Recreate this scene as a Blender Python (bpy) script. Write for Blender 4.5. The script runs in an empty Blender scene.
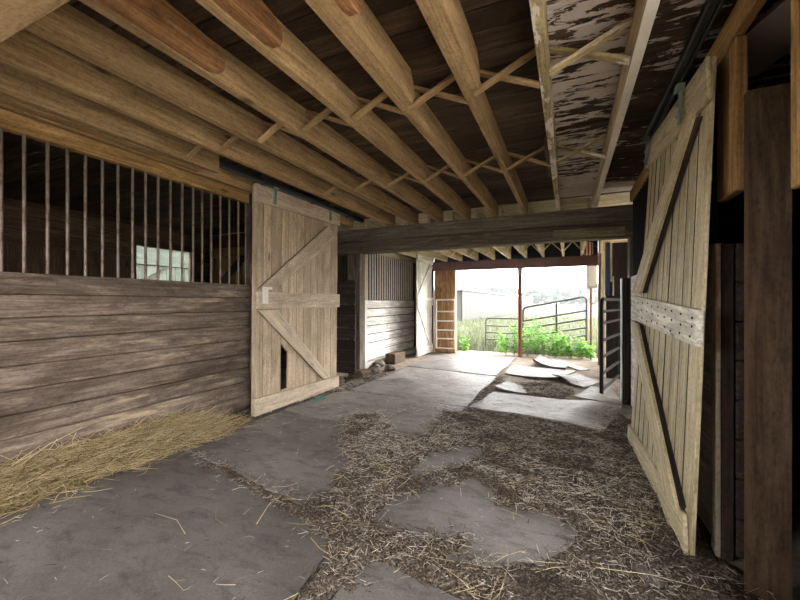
import bpy, bmesh, math, random
import numpy as np
from mathutils import Vector, Matrix

S = bpy.context.scene
COL = S.collection
R = random.Random(11)
NR = np.random.RandomState(5)

# ------------------------------------------------------------------ camera
cam = bpy.data.cameras.new('camera')
cam.sensor_width = 36.0
cam.lens = 36.0 * 372.0 / 800.0
cam.shift_y = 2.0 / 800.0
cam.clip_start = 0.02
cam.clip_end = 600
co = bpy.data.objects.new('camera', cam)
COL.objects.link(co)
co.location = (0, 0, 1.2)
co.rotation_euler = (math.radians(90), 0, math.atan(168.0 / 372.0))
S.camera = co
S.view_settings.view_transform = 'Standard'
S.view_settings.look = 'None'
S.view_settings.gamma = 1.0
S.view_settings.use_curve_mapping = False
S.view_settings.exposure = 2.2
S.cycles.max_bounces = 10
S.cycles.diffuse_bounces = 7
S.cycles.glossy_bounces = 4
S.cycles.transparent_max_bounces = 6
S.cycles.caustics_reflective = False
S.cycles.caustics_refractive = False
S.cycles.use_denoising = True
S.cycles.sample_clamp_indirect = 12.0

# ------------------------------------------------------------------ materials
def nt_new(name):
    m = bpy.data.materials.new(name)
    m.use_nodes = True
    nt = m.node_tree
    for n in list(nt.nodes):
        nt.nodes.remove(n)
    out = nt.nodes.new('ShaderNodeOutputMaterial')
    b = nt.nodes.new('ShaderNodeBsdfPrincipled')
    nt.links.new(b.outputs[0], out.inputs[0])
    return m, nt, b

def node(nt, t, **kw):
    n = nt.nodes.new(t)
    for k, v in kw.items():
        setattr(n, k, v)
    return n

def setin(n, **kw):
    for k, v in kw.items():
        n.inputs[k.replace('_', ' ')].default_value = v

def ramp(nt, fac, stops, interp='LINEAR'):
    n = nt.nodes.new('ShaderNodeValToRGB')
    n.color_ramp.interpolation = interp
    cr = n.color_ramp
    while len(cr.elements) > 1:
        cr.elements.remove(cr.elements[-1])
    cr.elements[0].position = stops[0][0]
    cr.elements[0].color = (*stops[0][1], 1)
    for p, c in stops[1:]:
        e = cr.elements.new(p)
        e.color = (*c, 1)
    nt.links.new(fac, n.inputs[0])
    return n.outputs[0]

def mix(nt, fac, a, b, mode='MIX'):
    n = nt.nodes.new('ShaderNodeMix')
    n.data_type = 'RGBA'
    n.blend_type = mode
    for sock, v in ((n.inputs[0], fac), (n.inputs[6], a), (n.inputs[7], b)):
        if hasattr(v, 'is_linked'):
            nt.links.new(v, sock)
        elif isinstance(v, (int, float)):
            sock.default_value = v
        else:
            sock.default_value = (*v, 1)
    return n.outputs[2]

def noise(nt, vec, scale, sc3=None, detail=5.0, rough=0.6, dist=0.0):
    if sc3 is not None:
        mp = nt.nodes.new('ShaderNodeMapping')
        mp.inputs['Scale'].default_value = sc3
        nt.links.new(vec, mp.inputs[0])
        vec = mp.outputs[0]
    n = nt.nodes.new('ShaderNodeTexNoise')
    n.inputs['Scale'].default_value = scale
    n.inputs['Detail'].default_value = detail
    n.inputs['Roughness'].default_value = rough
    n.inputs['Distortion'].default_value = dist
    nt.links.new(vec, n.inputs['Vector'])
    return n.outputs[0]

def bump(nt, b, h, strength=0.3, dist=0.01):
    n = nt.nodes.new('ShaderNodeBump')
    n.inputs['Strength'].default_value = strength
    n.inputs['Distance'].default_value = dist
    nt.links.new(h, n.inputs['Height'])
    nt.links.new(n.outputs[0], b.inputs['Normal'])

def attr(nt, name):
    n = nt.nodes.new('ShaderNodeAttribute')
    n.attribute_name = name
    return n

def wood(name, dark, mid, light, rough=0.8, across=14.0, stain=None, stain_amt=0.5, stain_lo=0.45,
         wear=None, wear_at=0.62, paint=None, paint_at=0.5, paint_down=False, knots=True, tonevar=0.35, spec=0.25, rings=0.7, speck=0.8):
    m, nt, b = nt_new(name)
    g = attr(nt, 'gc').outputs['Vector']
    fine = noise(nt, g, 1.0, (1.9, across * 5.0, across * 5.0), 8, 0.72, 0.5)
    col = ramp(nt, fine, [(0.33, dark), (0.5, mid), (0.66, light)])
    streak = noise(nt, g, 1.0, (1.0, across * 11.0, across * 11.0), 3, 0.6, 0.2)
    sk = ramp(nt, streak, [(0.27, (0.45,) * 3), (0.38, (1.0,) * 3)])
    col = mix(nt, 0.8, col, sk, 'MULTIPLY')
    # broad growth rings
    w = noise(nt, g, 1.0, (0.55, across * 0.75, across * 0.75), 3, 0.5, 1.2)
    rg = node(nt, 'ShaderNodeMath', operation='SINE')
    mu = node(nt, 'ShaderNodeMath', operation='MULTIPLY')
    mu.inputs[1].default_value = 34.0
    nt.links.new(w, mu.inputs[0])
    nt.links.new(mu.outputs[0], rg.inputs[0])
    rr = ramp(nt, rg.outputs[0], [(0.0, (0.72, 0.69, 0.66)), (0.8, (1.10, 1.10, 1.10))])
    col = mix(nt, rings, col, rr, 'MULTIPLY')
    sp = noise(nt, g, 1.0, (42.0, 70.0, 70.0), 6, 0.75, 0.0)
    col = mix(nt, speck, col, ramp(nt, sp, [(0.30, (0.45, 0.43, 0.41)), (0.5, (1.0, 1.0, 1.0)), (0.7, (1.22, 1.22, 1.22))]), 'MULTIPLY')
    bl = noise(nt, g, 1.0, (2.6, 7.0, 7.0), 6, 0.7, 0.4)
    col = mix(nt, 0.8, col, ramp(nt, bl, [(0.30, (0.62, 0.60, 0.58)), (0.5, (1.0, 1.0, 1.0)), (0.7, (1.2, 1.2, 1.2))]), 'MULTIPLY')
    if wear is not None:
        wn = noise(nt, g, 1.0, (1.5, 9.0, 9.0), 9, 0.75, 0.3)
        wm = ramp(nt, wn, [(wear_at - 0.06, (0, 0, 0)), (wear_at + 0.07, (1, 1, 1))])
        col = mix(nt, wm, col, wear)
    if stain is not None:
        sn = noise(nt, g, 1.0, (1.6, 4.5, 4.5), 7, 0.72, 0.5)
        sm = ramp(nt, sn, [(stain_lo, (0, 0, 0)), (stain_lo + 0.18, (stain_amt,) * 3)])
        col = mix(nt, sm, col, stain)
    if knots:
        mp = node(nt, 'ShaderNodeMapping')
        mp.inputs['Scale'].default_value = (1.7, 6.5, 0.6)
        nt.links.new(g, mp.inputs[0])
        vo = node(nt, 'ShaderNodeTexVoronoi')
        vo.inputs['Scale'].default_value = 1.0
        nt.links.new(mp.outputs[0], vo.inputs['Vector'])
        km = ramp(nt, vo.outputs['Distance'], [(0.05, (0.85,) * 3), (0.12, (0.0,) * 3)])
        col = mix(nt, km, col, tuple(c * 0.35 for c in dark))
    t = attr(nt, 'tone').outputs['Fac']
    tr = ramp(nt, t, [(0.0, (1 - tonevar,) * 3), (1.0, (1 + tonevar * 0.6,) * 3)])
    col = mix(nt, 1.0, col, tr, 'MULTIPLY')
    if paint is not None:
        pn = noise(nt, g, 1.0, (5.0, 17.0, 17.0), 8, 0.68, 0.5)
        big = noise(nt, attr(nt, 'wp').outputs['Vector'], 0.9, None, 2, 0.5)
        ad = node(nt, 'ShaderNodeMath', operation='ADD')
        nt.links.new(pn, ad.inputs[0])
        mb = node(nt, 'ShaderNodeMath', operation='MULTIPLY')
        nt.links.new(big, mb.inputs[0])
        mb.inputs[1].default_value = 0.55
        nt.links.new(mb.outputs[0], ad.inputs[1])
        src = ad.outputs[0]
        pk = attr(nt, 'pk').outputs['Fac']
        a2 = node(nt, 'ShaderNodeMath', operation='ADD')
        nt.links.new(src, a2.inputs[0])
        nt.links.new(pk, a2.inputs[1])
        pm = ramp(nt, a2.outputs[0], [(paint_at - 0.012, (0, 0, 0)), (paint_at + 0.012, (1, 1, 1))])
        if paint_down:      # only the underside of the joist was ever painted
            ge = node(nt, 'ShaderNodeNewGeometry')
            sx = node(nt, 'ShaderNodeSeparateXYZ')
            nt.links.new(ge.outputs['True Normal'], sx.inputs[0])
            lt = node(nt, 'ShaderNodeMath', operation='LESS_THAN')
            lt.inputs[1].default_value = -0.5
            nt.links.new(sx.outputs['Z'], lt.inputs[0])
            pm = mix(nt, 1.0, pm, lt.outputs[0], 'MULTIPLY')
        pd = noise(nt, g, 3.0, None, 5, 0.6)
        pc = ramp(nt, pd, [(0.3, tuple(c * 0.72 for c in paint)), (0.7, paint)])
        col = mix(nt, pm, col, pc)
    nt.links.new(col, b.inputs['Base Color'])
    b.inputs['Roughness'].default_value = rough
    b.inputs['Specular IOR Level'].default_value = spec
    bump(nt, b, fine, 0.55, 0.005)
    return m

def plain(name, col, rough=0.6, metal=0.0, var=0.18, scale=6.0, col2=None, amt=(0.52, 0.62), bumpy=0.0, spec=0.4):
    m, nt, b = nt_new(name)
    tc = node(nt, 'ShaderNodeTexCoord').outputs['Object']
    n = noise(nt, tc, scale, None, 6, 0.65)
    c = ramp(nt, n, [(0.25, tuple(x * (1 - var) for x in col)), (0.75, tuple(min(1, x * (1 + var)) for x in col))])
    if col2 is not None:
        n2 = noise(nt, tc, scale * 0.7, None, 8, 0.7, 0.5)
        f = ramp(nt, n2, [(amt[0], (0, 0, 0)), (amt[1], (1, 1, 1))])
        c = mix(nt, f, c, col2)
    nt.links.new(c, b.inputs['Base Color'])
    b.inputs['Roughness'].default_value = rough
    b.inputs['Metallic'].default_value = metal
    b.inputs['Specular IOR Level'].default_value = spec
    if bumpy:
        bump(nt, b, n, bumpy, 0.02)
    return m

def bladed(name, stops, rough=0.7, trans=0.0):
    m, nt, b = nt_new(name)
    c = ramp(nt, attr(nt, 'tone').outputs['Fac'], stops)
    nt.links.new(c, b.inputs['Base Color'])
    b.inputs['Roughness'].default_value = rough
    b.inputs['Specular IOR Level'].default_value = 0.3
    if trans:
        out = [n for n in nt.nodes if n.type == 'OUTPUT_MATERIAL'][0]
        tl = node(nt, 'ShaderNodeBsdfTranslucent')
        nt.links.new(c, tl.inputs[0])
        ms = node(nt, 'ShaderNodeMixShader')
        ms.inputs[0].default_value = trans
        nt.links.new(b.outputs[0], ms.inputs[1])
        nt.links.new(tl.outputs[0], ms.inputs[2])
        nt.links.new(ms.outputs[0], out.inputs[0])
    return m

M = {}
M['joist'] = wood('joist_wood', (0.26, 0.165, 0.075), (0.40, 0.265, 0.13), (0.50, 0.345, 0.185), across=7,
                  stain=(0.13, 0.08, 0.04), stain_amt=0.45, stain_lo=0.56, tonevar=0.18, rings=0.4)
M['joist_orange'] = wood('joist_orange_wood', (0.20, 0.09, 0.034), (0.40, 0.20, 0.085), (0.52, 0.29, 0.14), across=12, tonevar=0.2)
M['joist_paint'] = wood('joist_painted_wood', (0.34, 0.26, 0.12), (0.52, 0.41, 0.21), (0.62, 0.51, 0.30), across=8,
                        paint=(0.80, 0.74, 0.63), paint_at=0.80, tonevar=0.2)
M['joist_white'] = wood('joist_whitewashed_wood', (0.34, 0.26, 0.15), (0.48, 0.38, 0.24), (0.58, 0.48, 0.33), across=8,
                        paint=(0.88, 0.80, 0.68), paint_at=0.62, paint_down=True, tonevar=0.15)
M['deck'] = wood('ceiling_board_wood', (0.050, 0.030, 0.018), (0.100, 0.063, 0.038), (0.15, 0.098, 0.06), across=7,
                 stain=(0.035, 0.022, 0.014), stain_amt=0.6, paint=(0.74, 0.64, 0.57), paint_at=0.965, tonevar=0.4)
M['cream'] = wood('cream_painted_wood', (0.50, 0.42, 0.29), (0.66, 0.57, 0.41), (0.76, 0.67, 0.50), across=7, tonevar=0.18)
M['stall'] = wood('worn_stall_wood', (0.105, 0.076, 0.058), (0.215, 0.163, 0.128), (0.32, 0.255, 0.20), across=7,
                  stain=(0.060, 0.042, 0.031), stain_amt=0.85, stain_lo=0.47, wear=(0.46, 0.355, 0.245), wear_at=0.61, tonevar=0.4)
M['header'] = wood('header_wood', (0.24, 0.135, 0.05), (0.40, 0.24, 0.092), (0.49, 0.315, 0.135), across=9, tonevar=0.1)
M['door'] = wood('door_plank_wood', (0.40, 0.30, 0.205), (0.52, 0.405, 0.285), (0.60, 0.48, 0.35), across=8,
                 stain=(0.26, 0.16, 0.085), stain_amt=0.5, stain_lo=0.60, tonevar=0.16, rings=0.35)
M['door_rail'] = wood('door_rail_wood', (0.42, 0.33, 0.24), (0.54, 0.44, 0.33), (0.62, 0.52, 0.40), across=8, tonevar=0.12, rings=0.3)
M['rdoor'] = wood('right_door_wood', (0.40, 0.335, 0.20), (0.55, 0.475, 0.305), (0.66, 0.58, 0.40), across=9,
                  stain=(0.30, 0.23, 0.12), stain_amt=0.45, stain_lo=0.6, tonevar=0.18, rings=0.35)
M['rrail'] = wood('right_rail_wood', (0.66, 0.61, 0.51), (0.79, 0.75, 0.65), (0.87, 0.83, 0.74), across=10, tonevar=0.15)
M['beam'] = wood('dark_beam_wood', (0.10, 0.082, 0.060), (0.165, 0.138, 0.105), (0.23, 0.195, 0.15), across=9, tonevar=0.2, knots=False)
M['beam_pale'] = wood('pale_beam_board_wood', (0.17, 0.15, 0.085), (0.28, 0.25, 0.15), (0.38, 0.34, 0.21), across=9, tonevar=0.2)
M['dark'] = wood('dark_stained_wood', (0.022, 0.016, 0.013), (0.045, 0.033, 0.026), (0.075, 0.056, 0.045), across=10, tonevar=0.35, knots=False)
M['plank'] = wood('treated_plank_wood', (0.055, 0.034, 0.02), (0.11, 0.072, 0.044), (0.165, 0.112, 0.07), across=5, tonevar=0.05,
                  stain=(0.10, 0.05, 0.03), stain_amt=0.5, stain_lo=0.5)
M['brown'] = wood('brown_board_wood', (0.07, 0.045, 0.028), (0.13, 0.085, 0.052), (0.19, 0.125, 0.08), across=8, tonevar=0.35)
M['redbrown'] = wood('red_brown_wood', (0.024, 0.014, 0.012), (0.042, 0.026, 0.022), (0.065, 0.042, 0.036), across=9, tonevar=0.2)
M['ply'] = wood('tan_jamb_wood', (0.35, 0.19, 0.09), (0.50, 0.30, 0.155), (0.60, 0.38, 0.21), across=5, tonevar=0.2)
M['white_plank'] = wood('whitewashed_plank_wood', (0.66, 0.63, 0.58), (0.82, 0.79, 0.74), (0.88, 0.86, 0.82), across=9,
                        stain=(0.42, 0.35, 0.28), stain_amt=0.5, stain_lo=0.57, tonevar=0.12)
M['grey_board'] = wood('weathered_grey_wood', (0.11, 0.095, 0.078), (0.18, 0.155, 0.13), (0.24, 0.21, 0.175), across=9, tonevar=0.7)
M['shed_grey'] = wood('grey_green_shed_wood', (0.05, 0.055, 0.045), (0.075, 0.082, 0.07), (0.10, 0.108, 0.095), across=9, tonevar=0.3)
M['blue_board'] = wood('blue_grey_painted_wood', (0.035, 0.05, 0.085), (0.05, 0.075, 0.13), (0.075, 0.105, 0.17), across=9, tonevar=0.2, knots=False)
M['iron'] = plain('dark_iron', (0.17, 0.13, 0.105), 0.5, 0.35, 0.25, 14, (0.09, 0.055, 0.035), (0.5, 0.6))
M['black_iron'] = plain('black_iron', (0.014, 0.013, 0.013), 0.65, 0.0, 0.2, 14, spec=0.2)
M['pale_bar'] = plain('pale_bar', (0.70, 0.64, 0.56), 0.6, 0.0, 0.25, 14)
M['track'] = plain('track_steel', (0.075, 0.085, 0.08), 0.42, 0.7, 0.2, 8)
M['hanger'] = plain('hanger_steel', (0.25, 0.33, 0.27), 0.5, 0.5, 0.2, 20)
M['rust'] = plain('rusty_steel', (0.25, 0.085, 0.05), 0.75, 0.1, 0.3, 12, (0.12, 0.05, 0.035), (0.48, 0.6))
M['steel_paint'] = plain('purple_brown_steel', (0.155, 0.085, 0.085), 0.6, 0.0, 0.2, 5, (0.10, 0.10, 0.12), (0.55, 0.65))
M['galv'] = plain('galvanised_tube', (0.10, 0.105, 0.11), 0.55, 0.1, 0.15, 10)
M['white_tube'] = plain('white_tube', (0.74, 0.70, 0.63), 0.5, 0.0, 0.12, 10)
M['white_metal'] = plain('white_sheet_metal', (0.70, 0.71, 0.72), 0.5, 0.0, 0.08, 6)
M['grey_metal'] = plain('grey_sheet_metal', (0.36, 0.38, 0.41), 0.5, 0.0, 0.08, 6)
M['latch'] = plain('latch_metal', (0.72, 0.69, 0.62), 0.5, 0.0, 0.1, 30)
M['concrete'] = plain('kerb_concrete', (0.42, 0.39, 0.36), 0.85, 0, 0.2, 9, (0.25, 0.2, 0.16), (0.52, 0.66), 0.3)
M['stone'] = plain('rubble_stone', (0.17, 0.14, 0.12), 0.9, 0, 0.3, 14, (0.07, 0.052, 0.04), (0.46, 0.6), 0.5)
M['teal'] = plain('teal_twine', (0.04, 0.27, 0.24), 0.6, 0, 0.2, 30)
M['brick'] = plain('threshold_grit', (0.46, 0.36, 0.30), 0.9, 0, 0.3, 30, (0.3, 0.22, 0.17), (0.5, 0.6), 0.3)
M['corr'] = plain('corrugated_sheet', (0.034, 0.034, 0.032), 0.6, 0.0, 0.12, 1.0)
M['tar'] = plain('roof_sheet', (0.12, 0.12, 0.12), 0.8)

def mat_rubber():
    m, nt, b = nt_new('dusty_rubber')
    tc = node(nt, 'ShaderNodeTexCoord').outputs['Object']
    n1 = noise(nt, tc, 1.6, None, 6, 0.6, 0.3)
    n2 = noise(nt, tc, 38.0, None, 5, 0.7)
    n3 = noise(nt, tc, 5.0, (1, 2.2, 1), 6, 0.65, 0.6)
    c = ramp(nt, n1, [(0.3, (0.135, 0.120, 0.111)), (0.5, (0.215, 0.195, 0.181)), (0.70, (0.29, 0.267, 0.25))])
    f = ramp(nt, n3, [(0.50, (0, 0, 0)), (0.68, (0.75,) * 3)])
    c = mix(nt, f, c, (0.090, 0.074, 0.066))
    f2 = ramp(nt, n2, [(0.54, (0, 0, 0)), (0.70, (0.75,) * 3)])
    n4 = noise(nt, tc, 90.0, None, 3, 0.7)
    c = mix(nt, 0.8, c, ramp(nt, n4, [(0.3, (0.6,) * 3), (0.5, (1.0,) * 3), (0.7, (1.25,) * 3)]), 'MULTIPLY')
    c = mix(nt, f2, c, (0.27, 0.25, 0.23))
    t = attr(nt, 'tone').outputs['Fac']
    c = mix(nt, 1.0, c, ramp(nt, t, [(0, (0.44,) * 3), (1, (1.4,) * 3)]), 'MULTIPLY')
    nt.links.new(c, b.inputs['Base Color'])
    rr = ramp(nt, n3, [(0.3, (0.50,) * 3), (0.7, (0.68,) * 3)])
    nt.links.new(rr, b.inputs['Roughness'])
    b.inputs['Specular IOR Level'].default_value = 0.5
    bump(nt, b, n1, 0.25, 0.03)
    return m
M['rubber'] = mat_rubber()
M['rubber_black'] = plain('black_rubber', (0.035, 0.034, 0.034), 0.6, 0, 0.2, 8)

def mat_ground(name, stops, scale, bs=0.4):
    m, nt, b = nt_new(name)
    tc = node(nt, 'ShaderNodeTexCoord').outputs['Object']
    n1 = noise(nt, tc, scale, None, 8, 0.7, 0.2)
    nt.links.new(ramp(nt, n1, stops), b.inputs['Base Color'])
    b.inputs['Roughness'].default_value = 0.95
    b.inputs['Specular IOR Level'].default_value = 0.1
    bump(nt, b, n1, bs, 0.03)
    return m
M['dirt'] = mat_ground('packed_dirt', [(0.3, (0.13, 0.10, 0.078)), (0.5, (0.23, 0.19, 0.155)), (0.7, (0.33, 0.28, 0.235))], 9)
M['bounce_gravel'] = mat_ground('pale_bounce_gravel', [(0.3, (0.46, 0.43, 0.38)), (0.5, (0.56, 0.53, 0.48)), (0.7, (0.64, 0.61, 0.56))], 20, 0.3)
M['debris'] = mat_ground('chopped_litter', [(0.38, (0.042, 0.030, 0.023)), (0.50, (0.125, 0.095, 0.073)), (0.60, (0.28, 0.23, 0.185)), (0.70, (0.50, 0.44, 0.365))], 85, 1.0)
M['heap'] = mat_ground('straw_bed', [(0.34, (0.10, 0.07, 0.03)), (0.5, (0.27, 0.205, 0.10)), (0.68, (0.43, 0.34, 0.18))], 45, 0.9)
M['pasture'] = mat_ground('pasture_turf', [(0.3, (0.040, 0.050, 0.024)), (0.5, (0.052, 0.060, 0.034)), (0.7, (0.068, 0.072, 0.046))], 0.5, 0.2)
M['straw_gold'] = bladed('golden_straw', [(0, (0.12, 0.08, 0.035)), (0.45, (0.42, 0.315, 0.16)), (1, (0.72, 0.59, 0.37))])
M['straw_mix'] = bladed('trodden_straw', [(0, (0.03, 0.022, 0.016)), (0.28, (0.15, 0.118, 0.09)), (0.5, (0.46, 0.395, 0.325)), (1, (0.90, 0.85, 0.77))])
M['grass'] = bladed('grass_blades', [(0, (0.09, 0.115, 0.045)), (0.6, (0.13, 0.15, 0.072)), (1, (0.19, 0.19, 0.12))], 0.6, 0.3)
M['leaf'] = bladed('weed_leaves', [(0, (0.05, 0.20, 0.015)), (0.5, (0.14, 0.40, 0.035)), (1, (0.36, 0.60, 0.09))], 0.5, 0.45)
M['stem'] = plain('weed_stem', (0.16, 0.26, 0.06), 0.6)
M['tree'] = plain('tree_leaves', (0.030, 0.045, 0.030), 0.8, 0, 0.5, 0.8, None, bumpy=0.8)
M['trunk'] = plain('tree_bark', (0.10, 0.075, 0.055), 0.9)

def mat_stripe():
    m, nt, b = nt_new('red_white_stripes')
    tc = node(nt, 'ShaderNodeTexCoord').outputs['Object']
    w = node(nt, 'ShaderNodeTexWave')
    w.inputs['Scale'].default_value = 5.5
    nt.links.new(tc, w.inputs['Vector'])
    nt.links.new(ramp(nt, w.outputs['Fac'], [(0.45, (0.50, 0.07, 0.06)), (0.55, (0.8, 0.76, 0.72))]), b.inputs['Base Color'])
    return m
M['stripe'] = mat_stripe()

def mat_glass():
    m, nt, b = nt_new('window_glass')
    b.inputs['Base Color'].default_value = (0.8, 0.88, 0.84, 1)
    b.inputs['Roughness'].default_value = 0.02
    b.inputs['Transmission Weight'].default_value = 1.0
    b.inputs['IOR'].default_value = 1.1
    return m
M['glass'] = mat_glass()

# ------------------------------------------------------------------ geometry collector
class MB:
    def __init__(self):
        self.v, self.f, self.g, self.t, self.p, self.sm = [], [], [], [], [], []

    def raw(self, vs, fs, gs, tone=None, pk=0.0, smooth=False):
        n = len(self.v)
        if tone is None:
            tone = R.random()
        self.v += [tuple(a) for a in vs]
        self.g += [tuple(a) for a in gs]
        self.t += [tone] * len(vs)
        self.p += [pk] * len(vs)
        self.f += [tuple(n + i for i in f) for f in fs]
        self.sm += [smooth] * len(fs)

    def _cbox(self, h, ch):
        vs, idx = [], {}
        for sx in (-1, 1):
            for sy in (-1, 1):
                for sz in (-1, 1):
                    s = (sx, sy, sz)
                    for a in range(3):
                        idx[(s, a)] = len(vs)
                        vs.append([s[k] * (h[k] if k == a else max(h[k] - ch, h[k] * 0.3)) for k in range(3)])
        fs = []
        for a in range(3):
            b, c = (a + 1) % 3, (a + 2) % 3
            for sa in (-1, 1):
                q = []
                for sb, sc in ((-1, -1), (1, -1), (1, 1), (-1, 1)):
                    s = [0, 0, 0]
                    s[a], s[b], s[c] = sa, sb, sc
                    q.append(idx[(tuple(s), a)])
                fs.append(q if sa > 0 else q[::-1])
            for sb in (-1, 1):
                for sc in (-1, 1):
                    q = []
                    for sa in (-1, 1):
                        s = [0, 0, 0]
                        s[a], s[b], s[c] = sa, sb, sc
                        q.append((idx[(tuple(s), b)], idx[(tuple(s), c)]))
                    fs.append([q[0][0], q[1][0], q[1][1], q[0][1]])
        for sx in (-1, 1):
            for sy in (-1, 1):
                for sz in (-1, 1):
                    s = (sx, sy, sz)
                    fs.append([idx[(s, 0)], idx[(s, 1)], idx[(s, 2)]])
        return vs, fs

    def box(self, lo, hi, ch=0.004, xf=None, tone=None, pk=0.0, jit=0.0):
        """chamfered board between two opposite corners; the grain runs along its longest side"""
        lo, hi = list(lo), list(hi)
        h = [(b - a) / 2 for a, b in zip(lo, hi)]
        c = [(b + a) / 2 for a, b in zip(lo, hi)]
        vs, fs = self._cbox(h, ch)
        order = sorted(range(3), key=lambda k: -h[k])
        off = (R.random() * 40, R.random() * 40, R.random() * 40)
        gs = [tuple(v[order[k]] + off[k] for k in range(3)) for v in vs]
        ws = [[v[k] + c[k] for k in range(3)] for v in vs]
        if jit:
            j = [R.uniform(-jit, jit) for _ in range(3)]
            ws = [[w[k] + j[k] for k in range(3)] for w in ws]
        if xf:
            ws = [xf(*w) for w in ws]
        self.raw(ws, fs, gs, tone, pk)

    def bar(self, p0, p1, w, h, up=(0, 0, 1), ch=0.003, tone=None, pk=0.0):
        """board of section w x h from p0 to p1"""
        p0, p1 = Vector(p0), Vector(p1)
        d = p1 - p0
        L = d.length
        d.normalize()
        s = d.cross(Vector(up)).normalized()
        u = s.cross(d).normalized()
        vs, fs = self._cbox((L / 2, w / 2, h / 2), ch)
        off = (R.random() * 40, R.random() * 40, R.random() * 40)
        gs = [tuple(v[k] + off[k] for k in range(3)) for v in vs]
        c = (p0 + p1) / 2
        self.raw([c + d * v[0] + s * v[1] + u * v[2] for v in vs], fs, gs, tone, pk)

    def slab(self, quad, d0, d1, xf, tone=None, pk=0.0):
        """four-sided board given in a door's own (across, up) frame, from depth d0 to d1"""
        q = [Vector(p) for p in quad]
        c = sum(q, Vector((0, 0))) / 4
        ch = 0.004
        ins = []
        for p in q:
            d = (c - p)
            ins.append(p + d.normalized() * ch * 1.4)
        e = max(((q[(i + 1) % 4] - q[i]) for i in range(4)), key=lambda v: v.length).normalized()
        off = (R.random() * 40, R.random() * 40, R.random() * 40)
        s = 1 if d1 > d0 else -1
        rings = [(ins, d0), (q, d0 + s * ch), (q, d1 - s * ch), (ins, d1)]
        vs, gs = [], []
        for ring, d in rings:
            for p in ring:
                vs.append(xf(p.x, p.y, d))
                gs.append((p.dot(e) + off[0], p.x * e.y - p.y * e.x + off[1], d + off[2]))
        fs = [(0, 1, 2, 3), (15, 14, 13, 12)]
        for r in range(3):
            for i in range(4):
                j = (i + 1) % 4
                fs.append((r * 4 + i, r * 4 + 4 + i, r * 4 + 4 + j, r * 4 + j))
        self.raw(vs, fs, gs, tone, pk)

    def prism(self, prof, x0, x1, tone=None, pk=0.0):
        """side profile in (y, z) given a thickness from x0 to x1"""
        off = (R.random() * 40, R.random() * 40, R.random() * 40)
        n = len(prof)
        vs = [(x0, y, z) for y, z in prof] + [(x1, y, z) for y, z in prof]
        gs = [(v[1] + off[0], v[2] + off[1], v[0] + off[2]) for v in vs]
        fs = [tuple(range(n)), tuple(range(2 * n - 1, n - 1, -1))]
        for i in range(n):
            j = (i + 1) % n
            fs.append((i, i + n, j + n, j))
        self.raw(vs, fs, gs, tone, pk)

    def tube(self, pts, r, n=8, tone=None, r1=None):
        pts = [Vector(p) for p in pts]
        base = len(self.v)
        vs, fs = [], []
        prev = None
        for i, p in enumerate(pts):
            d = (pts[min(i + 1, len(pts) - 1)] - pts[max(i - 1, 0)]).normalized()
            if prev is None:
                a = d.orthogonal().normalized()
            else:
                a = (prev - d * prev.dot(d)).normalized()
            prev = a
            b = d.cross(a)
            rr = r if r1 is None else r + (r1 - r) * i / (len(pts) - 1)
            for k in range(n):
                t = 2 * math.pi * k / n
                vs.append(p + (a * math.cos(t) + b * math.sin(t)) * rr)
        for i in range(len(pts) - 1):
            for k in range(n):
                j = (k + 1) % n
                fs.append((i * n + k, i * n + j, i * n + n + j, i * n + n + k))
        self.raw(vs, fs, vs, tone, 0.0, True)
        m = len(pts) * n
        self.raw([vs[k] for k in range(n)] + [vs[m - n + k] for k in range(n)],
                 [tuple(range(n))[::-1], tuple(range(n, 2 * n))],
                 [vs[k] for k in range(n)] + [vs[m - n + k] for k in range(n)], tone)

    def build(self, name, mat, parent=None, base=None):
        V = np.array(self.v, dtype=float)
        if parent is not None:
            o0 = np.array(parent['_base'])
        elif base is not None:
            o0 = np.array(base, dtype=float)
        else:
            lo, hi = V.min(0), V.max(0)
            o0 = np.array([(lo[0] + hi[0]) / 2, (lo[1] + hi[1]) / 2, lo[2]])
        me = bpy.data.meshes.new(name)
        me.from_pydata((V - o0).tolist(), [], self.f)
        a = me.attributes.new('gc', 'FLOAT_VECTOR', 'POINT')
        a.data.foreach_set('vector', np.array(self.g, dtype=np.float32).ravel())
        a = me.attributes.new('wp', 'FLOAT_VECTOR', 'POINT')
        a.data.foreach_set('vector', V.astype(np.float32).ravel())
        a = me.attributes.new('tone', 'FLOAT', 'POINT')
        a.data.foreach_set('value', np.array(self.t, dtype=np.float32))
        a = me.attributes.new('pk', 'FLOAT', 'POINT')
        a.data.foreach_set('value', np.array(self.p, dtype=np.float32))
        me.polygons.foreach_set('use_smooth', self.sm)
        me.materials.append(mat)
        bm = bmesh.new()
        bm.from_mesh(me)
        bmesh.ops.recalc_face_normals(bm, faces=bm.faces)
        bm.to_mesh(me)
        bm.free()
        o = bpy.data.objects.new(name, me)
        COL.objects.link(o)
        o['_base'] = [float(x) for x in o0]
        if parent is not None:
            o.parent = parent
        else:
            o.location = o0
        return o

def tag(o, label, cat, group=None, kind=None):
    o['label'] = label
    o['category'] = cat
    if group:
        o['group'] = group
    if kind:
        o['kind'] = kind
    return o

def thing(name, label, cat, base, group=None):
    o = bpy.data.objects.new(name, None)
    o.empty_display_size = 0.1
    COL.objects.link(o)
    o.location = base
    o['_base'] = [float(x) for x in base]
    return tag(o, label, cat, group)

def struct(name, mb, mat):
    o = mb.build(name, mat)
    o['kind'] = 'structure'
    return o

ORD = ['first', 'second', 'third', 'fourth', 'fifth', 'sixth', 'seventh', 'eighth', 'ninth', 'tenth', 'eleventh', 'twelfth']

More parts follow.
